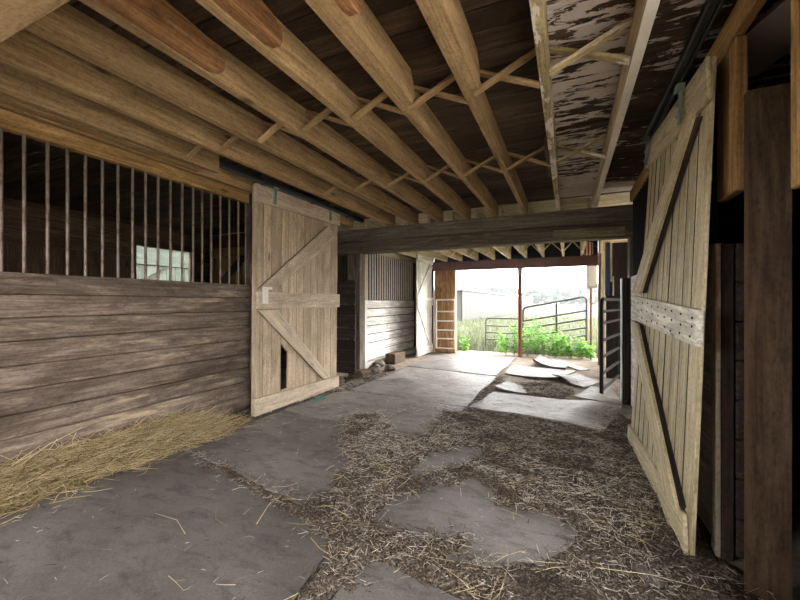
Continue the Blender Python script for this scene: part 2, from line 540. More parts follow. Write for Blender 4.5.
# ------------------------------------------------------------------ shell of the barn, bays behind the camera left open for light
mb = MB(); mb.box((-6.6, .4, -0.06), (3.3, 8.62, 0.0), 0.0); mb.box((-3.2, -1.4, -0.06), (.7, .4, 0.0), 0.0); struct('floor', mb, M['dirt'])
mb = MB(); mb.box((-160, -60, -0.4), (160, 320, -0.065), 0.0); struct('ground', mb, M['pasture'])

mb = MB(); mb.box((-30, -25, -0.065), (25, -1.42, -0.03), 0.0); mb.box((.72, -1.42, -0.065), (25, 1.28, -0.03), 0.0); mb.box((3.32, 1.28, -0.065), (25, 8.5, -0.03), 0.0); mb.box((-30, -1.42, -0.065), (-3.22, .38, -0.03), 0.0); mb.box((-30, .38, -0.065), (-6.72, 5, -0.03), 0.0)
o = struct('ground', mb, M['bounce_gravel'])  # unseen pale yard added to bounce light onto ceiling and right door
# ceiling over the aisle: boards run across the joists
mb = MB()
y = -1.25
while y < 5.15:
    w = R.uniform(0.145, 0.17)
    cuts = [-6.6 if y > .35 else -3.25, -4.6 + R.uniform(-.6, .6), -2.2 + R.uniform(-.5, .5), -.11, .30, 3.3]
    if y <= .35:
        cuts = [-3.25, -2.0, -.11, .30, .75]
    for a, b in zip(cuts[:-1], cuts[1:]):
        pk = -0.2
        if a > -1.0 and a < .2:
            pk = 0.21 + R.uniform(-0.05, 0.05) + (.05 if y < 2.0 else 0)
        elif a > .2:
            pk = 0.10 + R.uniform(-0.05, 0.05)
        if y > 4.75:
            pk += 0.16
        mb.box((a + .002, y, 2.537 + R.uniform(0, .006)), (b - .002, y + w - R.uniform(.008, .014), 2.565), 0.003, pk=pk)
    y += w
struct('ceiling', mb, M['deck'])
mb = MB()
y = 5.22
while y < 8.7:
    w = 0.14
    mb.box((-6.6, y, 2.525), (3.3, y + w - .005, 2.55), 0.003)
    y += w
struct('ceiling', mb, M['cream'])
mb = MB(); mb.box((-6.7, 5.21, 2.53), (3.3, 5.228, 2.60)); struct('trim_1', mb, M['brown'])
mb = MB(); mb.box((-6.8, .35, 2.66), (3.4, 8.9, 2.72), 0.0); mb.box((-3.3, -1.35, 2.66), (.8, .35, 2.72), 0.0); struct('roof', mb, M['tar'])

# outer left wall with a window opening
WY0, WY1, WZ0, WZ1 = 3.80, 4.90, 1.30, 2.20
mb = MB()
z = 0.0
while z < 2.6:
    z1 = min(z + 0.165, 2.66)
    segs = [(.42, 8.62)]
    if z1 > WZ0 and z < WZ1:
        segs = [(.42, WY0), (WY1, 8.62)]
    if z1 > 0.9 and z < 2.1:
        segs = segs[:-1] + [(segs[-1][0], 6.9), (8.3, 8.62)]
    for a, b in segs:
        mb.box((-6.62, a, z), (-6.58, b, z1 - .003))
    z = z1
mb.box((-6.70, .42, 0), (-6.63, WY0, 2.66), tone=.5)
mb.box((-6.70, WY1, 0), (-6.63, 6.9, 2.66), tone=.5); mb.box((-6.70, 6.9, 0), (-6.63, 8.3, .9), tone=.5); mb.box((-6.70, 6.9, 2.1), (-6.63, 8.3, 2.66), tone=.5); mb.box((-6.70, 8.3, 0), (-6.63, 8.62, 2.66), tone=.5)
mb.box((-6.70, WY0, 0), (-6.63, WY1, WZ0), tone=.5)
mb.box((-6.70, WY0, WZ1), (-6.63, WY1, 2.66), tone=.5)
yy = 0.45
while yy < 3.7:      # vertical boards nailed over the lower wall
    mb.box((-6.58, yy, 0), (-6.555, yy + .235, 1.95)); yy += .24
struct('wall_left', mb, M['brown'])
w1 = MB()
w1.box((-6.66, WY0, WZ1 - .05), (-6.56, WY1, WZ1)); w1.box((-6.66, WY0, WZ0), (-6.56, WY1, WZ0 + .05))
w1.box((-6.66, WY0, WZ0), (-6.56, WY0 + .05, WZ1)); w1.box((-6.66, WY1 - .05, WZ0), (-6.56, WY1, WZ1))
wo = struct('window_1', w1, M['brown'])
w2 = MB()
w2.box((-6.66, 6.86, 2.06), (-6.56, 8.34, 2.12)); w2.box((-6.66, 6.86, .86), (-6.56, 8.34, .92))
w2.box((-6.66, 6.86, .86), (-6.56, 6.92, 2.12)); w2.box((-6.66, 8.28, .86), (-6.56, 8.34, 2.12)); w2.box((-6.63, 7.57, .9), (-6.59, 7.63, 2.1))
struct('window_2', w2, M['brown'])  # window opening added to brighten the far stall
p = MB(); p.box((-6.615, WY0 + .05, WZ0 + .05), (-6.61, WY1 - .05, WZ1 - .05), 0.001); p.build('window_pane', M['glass'], wo)

mb = MB()
z = 0.0
while z < 2.6:
    if z < 2.2:
        mb.box((3.2, 1.2, z), (3.24, 5.6, z + .2)); mb.box((3.2, 8.0, z), (3.24, 8.62, z + .2))  # gap left in this wall to let daylight into the far bay
    else:
        mb.box((3.2, 1.2, z), (3.24, 8.62, z + .2))
    z += .203
struct('wall_right', mb, M['brown'])
mb = MB(); mb.box((0.66, 1.30, 0), (3.24, 1.34, 2.53)); struct('wall_right', mb, M['brown'])  # unseen partition added to block light from the right opening
mb = MB(); mb.box((0.81, 5.10, 0), (3.24, 5.14, 2.53)); struct('wall_right', mb, M['dark'])  # partition added to keep the right stall dark
mb = MB(); mb.box((-6.6, .40, 0), (-3.16, .44, 2.53)); struct('wall_rear_added', mb, M['brown'])  # unseen wall added to block light from the left stall
mb = MB(); mb.box((-6.6, 5.25, 0), (-3.56, 5.29, 2.52)); struct('divider_added', mb, M['brown'])  # dividing wall added to keep far light out of the left stall
mb = MB()
x = -1.8
while x < 0.68:
    mb.box((x, -1.34, 0), (x + .196, -1.30, 2.53)); x += .2
struct('wall_rear_added', mb, M['brown'])  # unseen rear wall added and sized to shade the right side
mb = MB()
for k in range(7):
    mb.box((-3.1, -1.34, .02 + k * .16), (-1.8, -1.30, .175 + k * .16))
struct('wall_rear_added', mb, M['brown'])  # unseen half wall added to cut low light from the rear
mb = MB()
for k in range(7):
    mb.box((-3.15, -1.3, .02 + k * .16), (-3.11, .44, .175 + k * .16))
struct('wall_left', mb, M['brown'])  # unseen half wall added to cut low light from the left bay
# far wall either side of the opening
mb = MB()
x = -6.6
while x < -3.05:
    w = R.uniform(.13, .19)
    mb.box((x, 8.56, 0), (min(x + w, -2.97), 8.60, 2.52)); x += w + R.choice((.003, .004, .009))
struct('wall_front', mb, M['grey_board'])
mb = MB(); mb.box((-2.95, 8.56, 0), (-2.52, 8.60, 2.12)); struct('wall_front', mb, M['ply'])
mb = MB()
mb.box((0.52, 8.0, 0), (0.72, 8.04, 2.14))
mb.box((0.56, 8.04, 0), (0.60, 8.56, 2.52))
mb.box((0.56, 8.52, 0), (3.2, 8.56, 2.52))
struct('wall_front', mb, M['cream'])

# ------------------------------------------------------------------ joists
JX = [0.275, -0.135, -0.53, -0.915, -1.295, -1.70, -2.09, -2.48, -2.87]
for i, x in enumerate(JX):
    mat = M['joist']
    pk = 0.0
    lab = 'tan ceiling joist running to the dark cross beam, %s from the right wall' % ORD[i]
    if i == 0:
        mat, lab = M['joist_white'], 'whitewashed ceiling joist nearest the right wall'
        pk = 0.12
    if i == 1:
        mat, lab = M['joist_paint'], 'ceiling joist with patches of peeling white paint, second from the right wall'
        pk = 0.02
    th = 0.046
    y1 = 5.20
    if i == 8:
        y1 = 2.35
        lab = 'short ceiling joist stopping over the left stall front, outermost on the left'
    y0 = 0.30 if i > 1 else -1.25
    root = thing('ceiling_joist', lab, 'joist', (x + th / 2, (y0 + y1) / 2, 2.35), 'joists over the near bay')
    b = MB()
    zt = 2.536
    b.prism([(y0, 2.35), (y1, 2.35), (y1, zt), (y0, zt)], x, x + th, pk=pk)
    b.build('board', mat, root)
    if i == 1:
        s = MB(); s.box((x - .03, 3.05, 2.37), (x - .002, 3.75, 2.53)); s.build('scab_board', M['brown'], root)
    if i in (2, 3):     # sistered second board ending half way
        s = MB()
        ye = 2.0
        s.prism([(-1.25, 2.352), (ye, 2.352), (ye + .03, 2.40), (ye + .03, 2.46), (ye - .01, 2.51), (ye - .03, zt), (-1.25, zt)], x + th + .002, x + th + .046)
        s.build('sister_board', M['joist'], root)
LAP = {3: (0.094, 1.31), 4: (0.048, 1.33), 5: (0.048, 1.36)}
for i, (dx, ye) in LAP.items():
    x = JX[i] + dx
    s = MB()
    s.prism([(-1.25, 2.360), (ye - .05, 2.360), (ye + .0, 2.375), (ye + .012, 2.40), (ye + .01, 2.445), (ye - .05, 2.49), (ye - .30, 2.525), (-1.25, 2.528)], x + .001, x + .046)
    tag(s.build('lapped_joist', M['joist_orange']), 'orange grained joist end lapped beside the %s ceiling joist from the right wall' % ORD[i], 'joist', 'lapped joist ends')
# cross bridging
for row, (yb, rn) in enumerate(((2.04, 'near'), (3.36, 'far'))):
    for i in range(8):
        if i == 7 and row == 1:
            continue
        xl, xr = JX[i + 1] + .046, JX[i]
        a, c = yb, yb + .055
        dw = 0.02
        if i + 1 in (2, 3) and row == 0:
            a, c = yb + .03, yb + .09
        for k, (p0, p1, d) in enumerate((((xl, a, 2.365), (xr, a, 2.522), 'rising rightward'),
                                         ((xl, c, 2.522), (xr, c, 2.365), 'falling rightward'))):
            s = MB()
            s.bar(p0, p1, 0.045, 0.02, up=(0, 0, 1))
            tag(s.build('bridging_strut', M['joist'] if i > 0 else M['joist_paint']),
                'bridging strut %s between %s and %s joists from the right, %s row' % (d, ORD[i], ORD[i + 1], rn), 'strut', 'cross bridging between the near joists')
# beam across the front, just over the camera
root = thing('cross_beam', 'tan beam crossing the top left corner under the joists', 'beam', (-1.3, .35, 1.95))
b = MB(); b.box((-3.2, .30, 1.95), (0.6, .40, 2.345), .006); b.box((-3.2, .405, 1.95), (.6, .51, 2.345), .006)
b.build('timber', M['joist'], root)

# dark cross beam at the end of the near bay
root = thing('cross_beam', 'heavy dark timber beam spanning the aisle halfway down', 'beam', (-1.4, 5.18, 1.97))
b = MB(); b.box((-3.7, 5.08, 2.155), (0.70, 5.28, 2.346), .008); b.build('upper_timber', M['beam'], root)
b = MB(); b.box((-3.7, 5.088, 1.97), (0.70, 5.28, 2.150), .008); b.build('lower_timber', M['beam'], root)
b = MB(); b.box((-0.17, 5.062, 1.985), (0.61, 5.085, 2.10), .004); b.build('repair_board', M['beam_pale'], root)
b = MB(); b.box((0.66, 5.09, 0), (0.80, 5.27, 1.968), .006)
tag(b.build('support_post', M['beam']), 'dark post under the right end of the cross beam', 'post')
b = MB(); b.box((-3.22, 5.10, 0), (-3.0, 5.27, 1.968), .006)
tag(b.build('support_post', M['beam']), 'dark post under the left end of the cross beam behind the slatted gate', 'post')

# ------------------------------------------------------------------ left stall front
root = thing('stall_front', 'long left stall front of worn brown planks with iron bars above', 'stall front', (-3.12, 1.6, 0.0))
b = MB()
zs = [1.383, 1.243, 1.10, .955, .803, .652, .505, .36, .215, .07]
for k in range(9):
    b.box((-3.15, .45, zs[k + 1] + .004), (-3.10 + R.uniform(-.004, .004), 2.97, zs[k]), .006, tone=[.35, .75, .3, .5, .55, .35, .5, .75, .6][k])
b.build('plank_panel', M['stall'], root)
b = MB(); b.box((-3.16, -1.28, 2.25), (-3.09, 2.95, 2.362), .005); b.build('header_beam', M['header'], root)
b = MB(); b.box((-3.16, 2.97, 0), (-3.10, 3.07, 2.36), .005); b.build('end_post', M['stall'], root)
BY = [.655, .755, .855, .957, 1.057, 1.162, 1.278, 1.385, 1.489, 1.595, 1.699, 1.803, 1.902, 2.003, 2.11, 2.216, 2.322, 2.414, 2.511, 2.613, 2.72, 2.833, 2.93]
for y in BY:
    b = MB(); b.tube([(-3.125, y, 1.37), (-3.125, y, 2.26)], .0105, 8); b.build('bar', M['iron'], root)
b = MB(); b.box((-3.20, -1.2, 2.37), (-3.06, 5.0, 2.532), .004); b.box((-3.05, -1.2, 2.37), (-2.95, 2.3, 2.53), .004)
tag(b.build('wall_plate', M['joist']), 'tan wall plate board above the left bars and sliding door', 'board')
# plank door seen through the bars
root = thing('plank_door', 'brown plank door with diagonal brace at the back of the left stall', 'door', (-5.8, 5.22, 0))
b = MB()
xx = -6.5
while xx < -5.1:
    b.box((xx, 5.215, .02), (xx + .172, 5.24, 2.2)); xx += .176
b.build('plank_panel', M['header'], root)
b = MB(); b.bar((-6.45, 5.20, 1.35), (-5.55, 5.20, 2.1), .14, .035, up=(0, 1, 0)); b.build('brace', M['dark'], root)
b = MB(); b.box((-6.5, 5.18, 2.08), (-5.09, 5.21, 2.25)); b.build('rail', M['header'], root)

# shed wall seen through the window
root = thing('neighbour_shed', 'pale board shed seen through the left stall window', 'shed', (-9.5, 5.5, 0))
b = MB()
yy = 2.0
while yy < 9.5:
    b.box((-9.3, yy, -.06), (-9.26, yy + .24, 2.25)); yy += .244
b.build('board_wall', M['shed_grey'], root)
b = MB(); b.box((-9.27, 2.0, 2.1), (-9.22, 9.5, 2.6)); b.build('fascia', M['shed_grey'], root)
b = MB(); b.bar((-9.24, 4.8, 1.2), (-9.24, 6.2, 2.1), .03, .06, up=(0, -.7, .7)); b.build('brace', M['dark'], root)
b = MB(); b.box((-11.5, 2.0, 2.6), (-9.1, 9.5, 2.68)); b.build('roof', M['tar'], root)
b = MB(); b.box((-11.4, 2.05, -.06), (-9.33, 9.45, 2.6)); b.build('body', M['grey_board'], root)

# ------------------------------------------------------------------ sliding doors
def quadmap(NB, FB, NT, FT, nrm):
    NB, FB, NT, FT, nrm = map(Vector, (NB, FB, NT, FT, nrm))
    W = (FB - NB).length
    H = (NT - NB).length
    def f(a, b, d=0.0):
        s, t = a / W, b / H
        p = NB * (1 - s) * (1 - t) + FB * s * (1 - t) + NT * (1 - s) * t + FT * s * t
        return p + nrm * d
    return f, W, H

def hanger(xf, a, b, parent, d=0.064):
    h = MB()
    h.slab([(a - .02, b - .15), (a + .02, b - .15), (a + .02, b + .03), (a - .02, b + .03)], d, d + .012, xf)
    h.slab([(a - .035, b + .02), (a + .035, b + .02), (a + .035, b + .055), (a - .035, b + .055)], d - .01, d + .03, xf)
    for q in (-.11, -.05):
        h.slab([(a - .01, b + q - .01), (a + .01, b + q - .01), (a + .01, b + q + .01), (a - .01, b + q + .01)], d + .012, d + .022, xf)
    h.build('trolley_hanger', M['hanger'], parent)

# left door: local a = along the aisle, b = height
f, W, H = quadmap((-2.93, 2.812, .03), (-2.93, 4.315, .03), (-2.93, 2.833, 2.40), (-2.93, 4.343, 2.42), (1, 0, 0))
root = thing('sliding_door', 'tan plank sliding door with Z brace and a missing plank piece, on the left', 'door', (-2.92, 3.56, .03))
b = MB()
ed = [0, .137, .251, .388, .42, .517, .55, .707, .874, 1.032, 1.201, 1.36, 1.503]
ed = [0, .137, .255, .405, .52, .66, .79, .92, 1.06, 1.20, 1.35, 1.503]
for k in range(len(ed) - 1):
    a0, a1 = ed[k] + .004, ed[k + 1] - .004
    if k == 3:   # broken plank: lower piece gone
        b.slab([(a0, .0), (a1, .0), (a1, .19), (a0, .19)], 0, .022, f)
        b.slab([(a0, .71), (a1, .60), (a1, 2.37), (a0, 2.37)], 0, .022, f)
    else:
        b.slab([(a0, .0), (a1, .0), (a1, 2.37), (a0, 2.37)], R.uniform(-.003, .003), .022, f)
b.build('plank_panel', M['door'], root)
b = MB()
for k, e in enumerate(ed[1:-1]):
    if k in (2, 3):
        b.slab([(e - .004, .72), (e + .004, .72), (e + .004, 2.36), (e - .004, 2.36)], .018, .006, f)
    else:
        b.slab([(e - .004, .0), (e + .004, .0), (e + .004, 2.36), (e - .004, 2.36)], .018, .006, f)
b.build('shade_gap_strips', M['black_iron'], root)  # dark strips put shade into the gaps between planks
for nm, q in (('top_rail', [(-.005, 2.195), (1.508, 2.20), (1.508, 2.385), (-.005, 2.37)]),
              ('middle_rail', [(0.03, 1.10), (1.512, 1.09), (1.512, 1.265), (.03, 1.275)]),
              ('bottom_rail', [(-.005, 0.0), (1.508, 0.0), (1.508, .155), (-.005, .19)]),
              ('brace', [(0.04, 1.30), (.235, 1.285), (1.45, 2.02), (1.24, 2.16)]),
              ('brace', [(0.04, 1.085), (.30, 1.09), (1.30, .172), (1.155, .175)])):
    b = MB()
    if nm == 'brace':
        b.slab(q, .042, .062, f, tone=R.uniform(.4, .9)); bo = b.build(nm, M['door_rail'], root)
        c0 = sum((Vector(v) for v in q), Vector((0, 0))) / 4
        w = MB(); w.slab([tuple(Vector(v).lerp(c0, .02)) for v in q], .024, .041, f); w.build('brace_shade_board', M['dark'], bo)  # dark board added to imitate the shadow line under the brace
    else:
        b.slab(q, .024, .062, f, tone=R.uniform(.4, .9)); b.build(nm, M['door_rail'], root)
b = MB()
b.slab([(.085, 1.15), (.165, 1.15), (.165, 1.32), (.085, 1.32)], .062, .068, f)
b.slab([(.075, 1.30), (.20, 1.30), (.20, 1.325), (.075, 1.325)], .062, .088, f)
b.build('latch_plate', M['latch'], root)
hanger(f, .25, 2.36, root); hanger(f, 1.27, 2.38, root)
# left track
root = thing('door_track', 'dark steel door track along the left wall over the door', 'track', (-2.84, 3.35, 2.40))
b = MB(); b.box((-2.885, 2.02, 2.418), (-2.835, 4.95, 2.468), .008); b.box((-2.867, 2.02, 2.408), (-2.853, 4.95, 2.42), .003)
b.build('rail', M['track'], root)
for y in (2.1, 2.9, 3.7, 4.5):
    b = MB(); b.box((-2.89, y, 2.40), (-2.83, y + .04, 2.534), .004); b.build('bracket', M['track'], root)

# right door (leans out at the foot, near end sags)
f, W, H = quadmap((.51, 2.10, .012), (.485, 3.735, .012), (.59, 2.10, 2.305), (.60, 3.51, 2.46), (-1, 0, 0))
def ib(x, y, z):
    """height and distance along the right door for a point near it"""
    best = None
    a = b = .5
    for _ in range(40):
        p = f(a * W, b * H)
        e = 1e-3
        pa = (f((a + e) * W, b * H) - p) / e
        pb = (f(a * W, (b + e) * H) - p) / e
        dy, dz = y - p.y, z - p.z
        det = pa.y * pb.z - pa.z * pb.y
        a += (dy * pb.z - dz * pb.y) / det
        b += (pa.y * dz - pa.z * dy) / det
    return (a * W, b * H)
root = thing('sliding_door', 'weathered plank sliding door with Z brace leaning out along the right wall', 'door', (.53, 2.9, .01))
b = MB()
n = 10
for k in range(n):
    a0, a1 = W * k / n + .004, W * (k + 1) / n - .004
    b.slab([(a0, 0.0), (a1, 0.0), (a1, H), (a0, H)], R.uniform(-.003, .001), -.018, f, tone=R.uniform(.2, .9))
b.build('plank_panel', M['rdoor'], root)
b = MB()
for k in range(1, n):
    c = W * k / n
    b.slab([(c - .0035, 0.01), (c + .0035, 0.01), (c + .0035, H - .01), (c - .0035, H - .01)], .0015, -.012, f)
b.build('shade_gap_strips', M['black_iron'], root)  # black strips stand in for shaded plank gaps
tr0, tr1 = ib(0, 2.05, 2.09), ib(0, 3.55, 2.27)
m0, m1, m2, m3 = ib(0, 2.035, 1.003), ib(0, 3.76, 1.055), ib(0, 3.76, 1.255), ib(0, 2.035, 1.165)
for nm, q, mt in (('top_rail', [tr0, tr1, (W + .0, H), (-.004, H)], M['rdoor']),
                  ('middle_rail', [m0, m1, m2, m3], M['rrail']),
                  ('bottom_rail', [(-.004, 0.0), (W, 0.0), ib(0, 3.725, .15), ib(0, 2.15, .20)], M['rdoor']),
                  ('brace', [ib(0, 3.36, 1.26), ib(0, 3.72, 1.28), ib(0, 2.37, 2.11), ib(0, 2.17, 2.085)], M['rdoor']),
                  ('brace', [ib(0, 3.40, 1.03), ib(0, 3.70, 1.05), ib(0, 2.44, .18), ib(0, 2.16, .21)], M['rdoor'])):
    b = MB()
    if nm == 'brace':
        b.slab(q, .030, .048, f, tone=R.uniform(.55, .9)); bo = b.build(nm, mt, root)
        c0 = sum((Vector(v) for v in q), Vector((0, 0))) / 4
        w = MB(); w.slab([tuple(Vector(v).lerp(c0, .02)) for v in q], .002, .029, f); w.build('brace_shade_board', M['dark'], bo)  # dark layer added so the near side of the brace looks shaded
    else:
        b.slab(q, .003, .034 if nm == 'middle_rail' else .022, f, tone=R.uniform(.55, .9)); b.build(nm, mt, root)
b = MB()
for r in range(3):
    for k in range(9):
        s = .03 + .10 * k + R.uniform(-.012, .012)
        t = .2 + .3 * r + R.uniform(-.05, .05)
        c = (m0[0] + (m1[0] - m0[0]) * s, (m0[1] * (1 - s) + m1[1] * s) * (1 - t) + (m3[1] * (1 - s) + m2[1] * s) * t)
        b.slab([(c[0] - .005, c[1] - .005), (c[0] + .005, c[1] - .005), (c[0] + .005, c[1] + .005), (c[0] - .005, c[1] + .005)], .034, .0365, f)
b.build('nail_heads', M['black_iron'], root)
hanger(f, .40, H - .03, root, .035)
hanger(f, W - .12, H - .03, root, .035)
root = thing('door_track', 'dark steel door track along the right wall over the leaning door', 'track', (.575, 1.6, 2.49))
b = MB(); b.box((.550, .2, 2.485), (.592, 3.58, 2.53), .008); b.box((.602, .2, 2.495), (.618, 3.58, 2.532), .004); b.build('rail', M['track'], root)
for y in (.9, 1.8, 2.7, 3.5):
    b = MB(); b.box((.545, y, 2.53), (.60, y + .05, 2.535), .003); b.build('bracket', M['track'], root)

# ------------------------------------------------------------------ right stall front and near posts
root = thing('stall_front', 'right stall front of pale planks and dark bars behind the leaning door', 'stall front', (.68, 3.6, 0))
b = MB()
z = .02
for k in range(9):
    b.box((.655, 2.30, z), (.695, 4.97, z + .16), .005); z += .1635
b.build('plank_panel', M['white_plank'], root)
b = MB()
z = .02
for k in range(8):
    b.box((.708, 2.2, z), (.748, 2.9, z + .178), .006, tone=R.uniform(.2, .8)); z += .182
b.build('inner_panel', M['dark'], root)
y = 2.36
while y < 4.95:
    b = MB(); b.tube([(.675, y, 1.48), (.675, y, 2.35)], .011, 8); b.build('bar', M['black_iron'], root); y += .115
b = MB(); b.box((.648, -1.0, 2.345), (.692, 4.98, 2.47), .005); b.build('header_beam', M['header'], root)
b = MB(); b.box((.70, 2.9, 1.52), (.715, 4.97, 2.4), .003); b.build('back_board', M['dark'], root)
b = MB(); b.box((.650, 2.2, 0), (.700, 2.262, 1.47), .004); tag(b.build('jamb_board', M['redbrown']), 'upright jamb board with a painted lit edge beside the right door', 'board')
b = MB(); b.box((.630, 2.195, 0.0), (.649, 2.262, 1.47), .002); tag(b.build('edge_strip', M['cream']), 'thin cream strip painted as the lit edge of the jamb board', 'strip')  # cream colour stands in for skylight on the jamb edge
b = MB(); b.box((.655, 2.05, 1.68), (.700, 2.27, 2.343), .005); tag(b.build('hanging_post', M['header']), 'short tan post hanging from the header left of the upright plank', 'post', 'hanging posts on the right')
b = MB(); b.box((.650, 1.42, 1.56), (.72, 1.605, 2.343), .005); tag(b.build('hanging_post', M['header']), 'short tan post hanging at the right edge, right of the upright plank', 'post', 'hanging posts on the right')
b = MB(); b.prism([(1.96, 0.0), (2.0, 0.0), (2.0, 2.06), (1.96, 2.06)], .668, .80)
# grain of this upright runs vertically
b.g = [(g[1], g[0], g[2]) for g in b.g]
tag(b.build('upright_plank', M['plank']), 'wide upright treated plank standing at the right edge', 'board')
b = MB(); b.bar((.76, 2.5, 2.40), (1.05, 1.8, 2.45), .30, .03); tag(b.build('painted_board', M['joist_white']), 'pale painted board under the ceiling in the top right corner', 'board')
b = MB()
for k in range(7):
    b.box((.86, 1.99 + .004 * k, .05 + .2 * k), (1.9, 2.03 + .004 * k, .24 + .2 * k), .005)
tag(b.build('dark_partition', M['dark']), 'black plank partition at the far right edge beside the upright plank', 'partition')

# board leaning beyond the right stall, dark gates, panels beyond the beam
b = MB(); b.box((.585, 4.995 + .06, 0), (.655, 5.16, 1.48), .004)
b.g = [(g[0], g[1], g[2]) for g in b.g]
tag(b.build('upright_board', M['dark']), 'dark upright board with a painted lit edge at the end of the right stall front', 'board')
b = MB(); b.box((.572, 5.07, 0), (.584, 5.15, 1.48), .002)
tag(b.build('edge_strip', M['white_metal']), 'thin white strip painted as lit edge of the dark upright board', 'strip')  # white strip imitates light from the far opening on this edge

def tube_gate(name, label, p0, p1, z0, z1, zr, r, mat, group=None, stiles=(), dz=0.0, cr=.09):
    p0, p1 = Vector((*p0, 0)), Vector((*p1, 0))
    d = (p1 - p0)
    L = d.length
    d.normalize()
    root = thing(name, label, 'gate', ((p0 + p1) / 2)[:2] + (z0,), group)
    def P(s, z):
        q = p0 + d * s
        return (q.x, q.y, z + dz * s / L)
    loop = [P(0, z0)]
    loop += [P(cr - cr * math.cos(t), z1 - cr + cr * math.sin(t)) for t in [i * math.pi / 10 for i in range(6)]]
    loop += [P(L - cr + cr * math.sin(t), z1 - cr + cr * math.cos(t)) for t in [i * math.pi / 10 for i in range(6)]]
    loop += [P(L, z0)]
    b = MB(); b.tube(loop, r, 10); b.build('frame', mat, root)
    for z in zr:
        b = MB(); b.tube([P(0.004, z), P(L * .5, z), P(L - .004, z)], r * .82, 8); b.build('rung', mat, root)
    for s in stiles:
        b = MB(); b.box(Vector(P(s - .022, z0)) - Vector((0, .012, 0)), Vector(P(s + .022, z1 - .01 - dz * .0)) + Vector((0, .012, 0)), .003); b.build('stile', mat, root)
    return root
tube_gate('tube_gate', 'black tube gate swung back against the right side past the cross beam', (.385, 5.32), (.72, 6.6), .03, 1.235, (.08, .29, .50, .71, .93, 1.08), .024, M['black_iron'], stiles=(1.28,))
tube_gate('tube_gate', 'white rung tube gate against the tan jamb left of the opening', (-2.80, 8.25), (-2.36, 8.25), .12, 1.25, (.13, .35, .55, .76, .98), .02, M['white_tube'], cr=.03)
tube_gate('tube_gate', 'grey tube gate outside the opening to the right of the pole', (-1.0, 9.5), (.38, 9.32), .06, 1.06, (.18, .36, .55, .74), .028, M['galv'], stiles=(.76,), dz=.27)
tube_gate('tube_gate', 'pale tube gate outside the opening behind the weeds left of the pole', (-1.98, 9.9), (-1.05, 9.8), .06, .78, (.22, .40, .58), .022, M['galv'])

root = thing('brown_door', 'tall red-brown door panel standing behind the black tube gate', 'door', (.70, 6.75, 0))
b = MB(); b.box((.55, 6.70, 0), (.90, 6.74, 2.13)); b.build('panel', M['redbrown'], root)
b = MB(); b.box((.605, 6.67, 1.52), (.63, 6.698, 2.13)); b.box((.632, 6.67, 1.30), (.655, 6.698, 1.60)); b.build('batten', M['cream'], root)
b = MB(); b.box((.535, 6.66, 1.30), (.60, 6.70, 2.14), .004)
tag(b.build('blue_panel', M['blue_board']), 'narrow dark blue panel hanging left of the red-brown door', 'panel')
b = MB(); b.bar((.56, 7.985, 2.12), (.53, 7.985, .0), .03, .02, up=(0, 1, 0))
tag(b.build('thin_batten', M['brown']), 'thin brown batten slanting down the cream wall right of the opening', 'batten')

# ------------------------------------------------------------------ far bay
FX = [-3.02, -2.66, -2.30, -1.925, -1.544, -1.198, -.855, -.501, -.113, .23]
for i, x in enumerate(FX):
    b = MB(); b.box((x, 5.29, 2.15), (x + .045, 8.56, 2.524), .003)
    tag(b.build('ceiling_joist', M['cream']), 'pale cream joist over the far bay, %s from the left' % ORD[i], 'joist', 'joists over the far bay')
for i in range(2, 9):
    xl, xr = FX[i] + .045, FX[i + 1]
    for k, (p0, p1, d) in enumerate((((xl, 7.6, 2.16), (xr, 7.6, 2.50), 'rising rightward'),
                                     ((xl, 7.65, 2.50), (xr, 7.65, 2.16), 'falling rightward'))):
        s = MB(); s.bar(p0, p1, .04, .02)
        tag(s.build('bridging_strut', M['cream']), 'pale strut %s between %s and %s far bay joists from the left' % (d, ORD[i], ORD[i + 1]), 'strut', 'cross bridging in the far bay')
root = thing('steel_header', 'purple-brown steel beam across the top of the far opening', 'beam', (-1.2, 8.5, 1.94))
b = MB()
b.box((-2.96, 8.44, 1.94), (.555, 8.55, 1.955), .002); b.box((-2.96, 8.44, 2.13), (.555, 8.55, 2.145), .002); b.box((-2.96, 8.49, 1.955), (.555, 8.50, 2.13), .002)
b.box((-2.96, 8.435, 1.945), (.52, 8.448, 2.14), .002)
b.build('channel', M['steel_paint'], root)
b = MB(); b.box((-2.96, 8.57, 2.15), (.56, 8.595, 2.52), .003)
tag(b.build('rim_board', M['blue_board']), 'dark blue-grey board closing the joist ends above the far opening', 'board')
root = thing('steel_pole', 'rusty red pole standing in the middle of the far opening', 'pole', (-.955, 8.5, 0))
b = MB(); b.tube([(-.955, 8.49, 0), (-.955, 8.49, 1.80)], .042, 14); b.build('shaft', M['rust'], root)
b = MB(); b.box((-1.01, 8.43, 1.90), (-.90, 8.55, 1.938), .003); b.box((-1.0, 8.45, 1.76), (-.91, 8.53, 1.90), .008); b.build('cap', M['grey_metal'], root)
b = MB(); b.box((-2.52, 8.44, 0), (-2.40, 8.60, 1.935), .005)
tag(b.build('jamb_post', M['ply']), 'tan post at the left side of the far opening', 'post')
root = thing('utility_box', 'white metal box with sloping lid on a thin pole right of the opening', 'box', (.44, 8.75, 0))
b = MB(); b.tube([(.44, 8.78, -.06), (.44, 8.78, 1.5)], .022, 10); b.build('post', M['rust'], root)
b = MB(); b.prism([(8.68, 1.49), (8.88, 1.49), (8.88, 2.12), (8.68, 1.98)], .36, .55); b.build('body', M['grey_metal'], root)
b = MB(); b.bar((.34, 8.79, 2.07), (.57, 8.79, 2.07), .26, .02, up=(0, -.55, .8)); b.build('lid', M['white_metal'], root)
b = MB(); b.box((.385, 8.672, 1.53), (.525, 8.682, 1.94), .002); b.build('hatch', M['white_metal'], root)
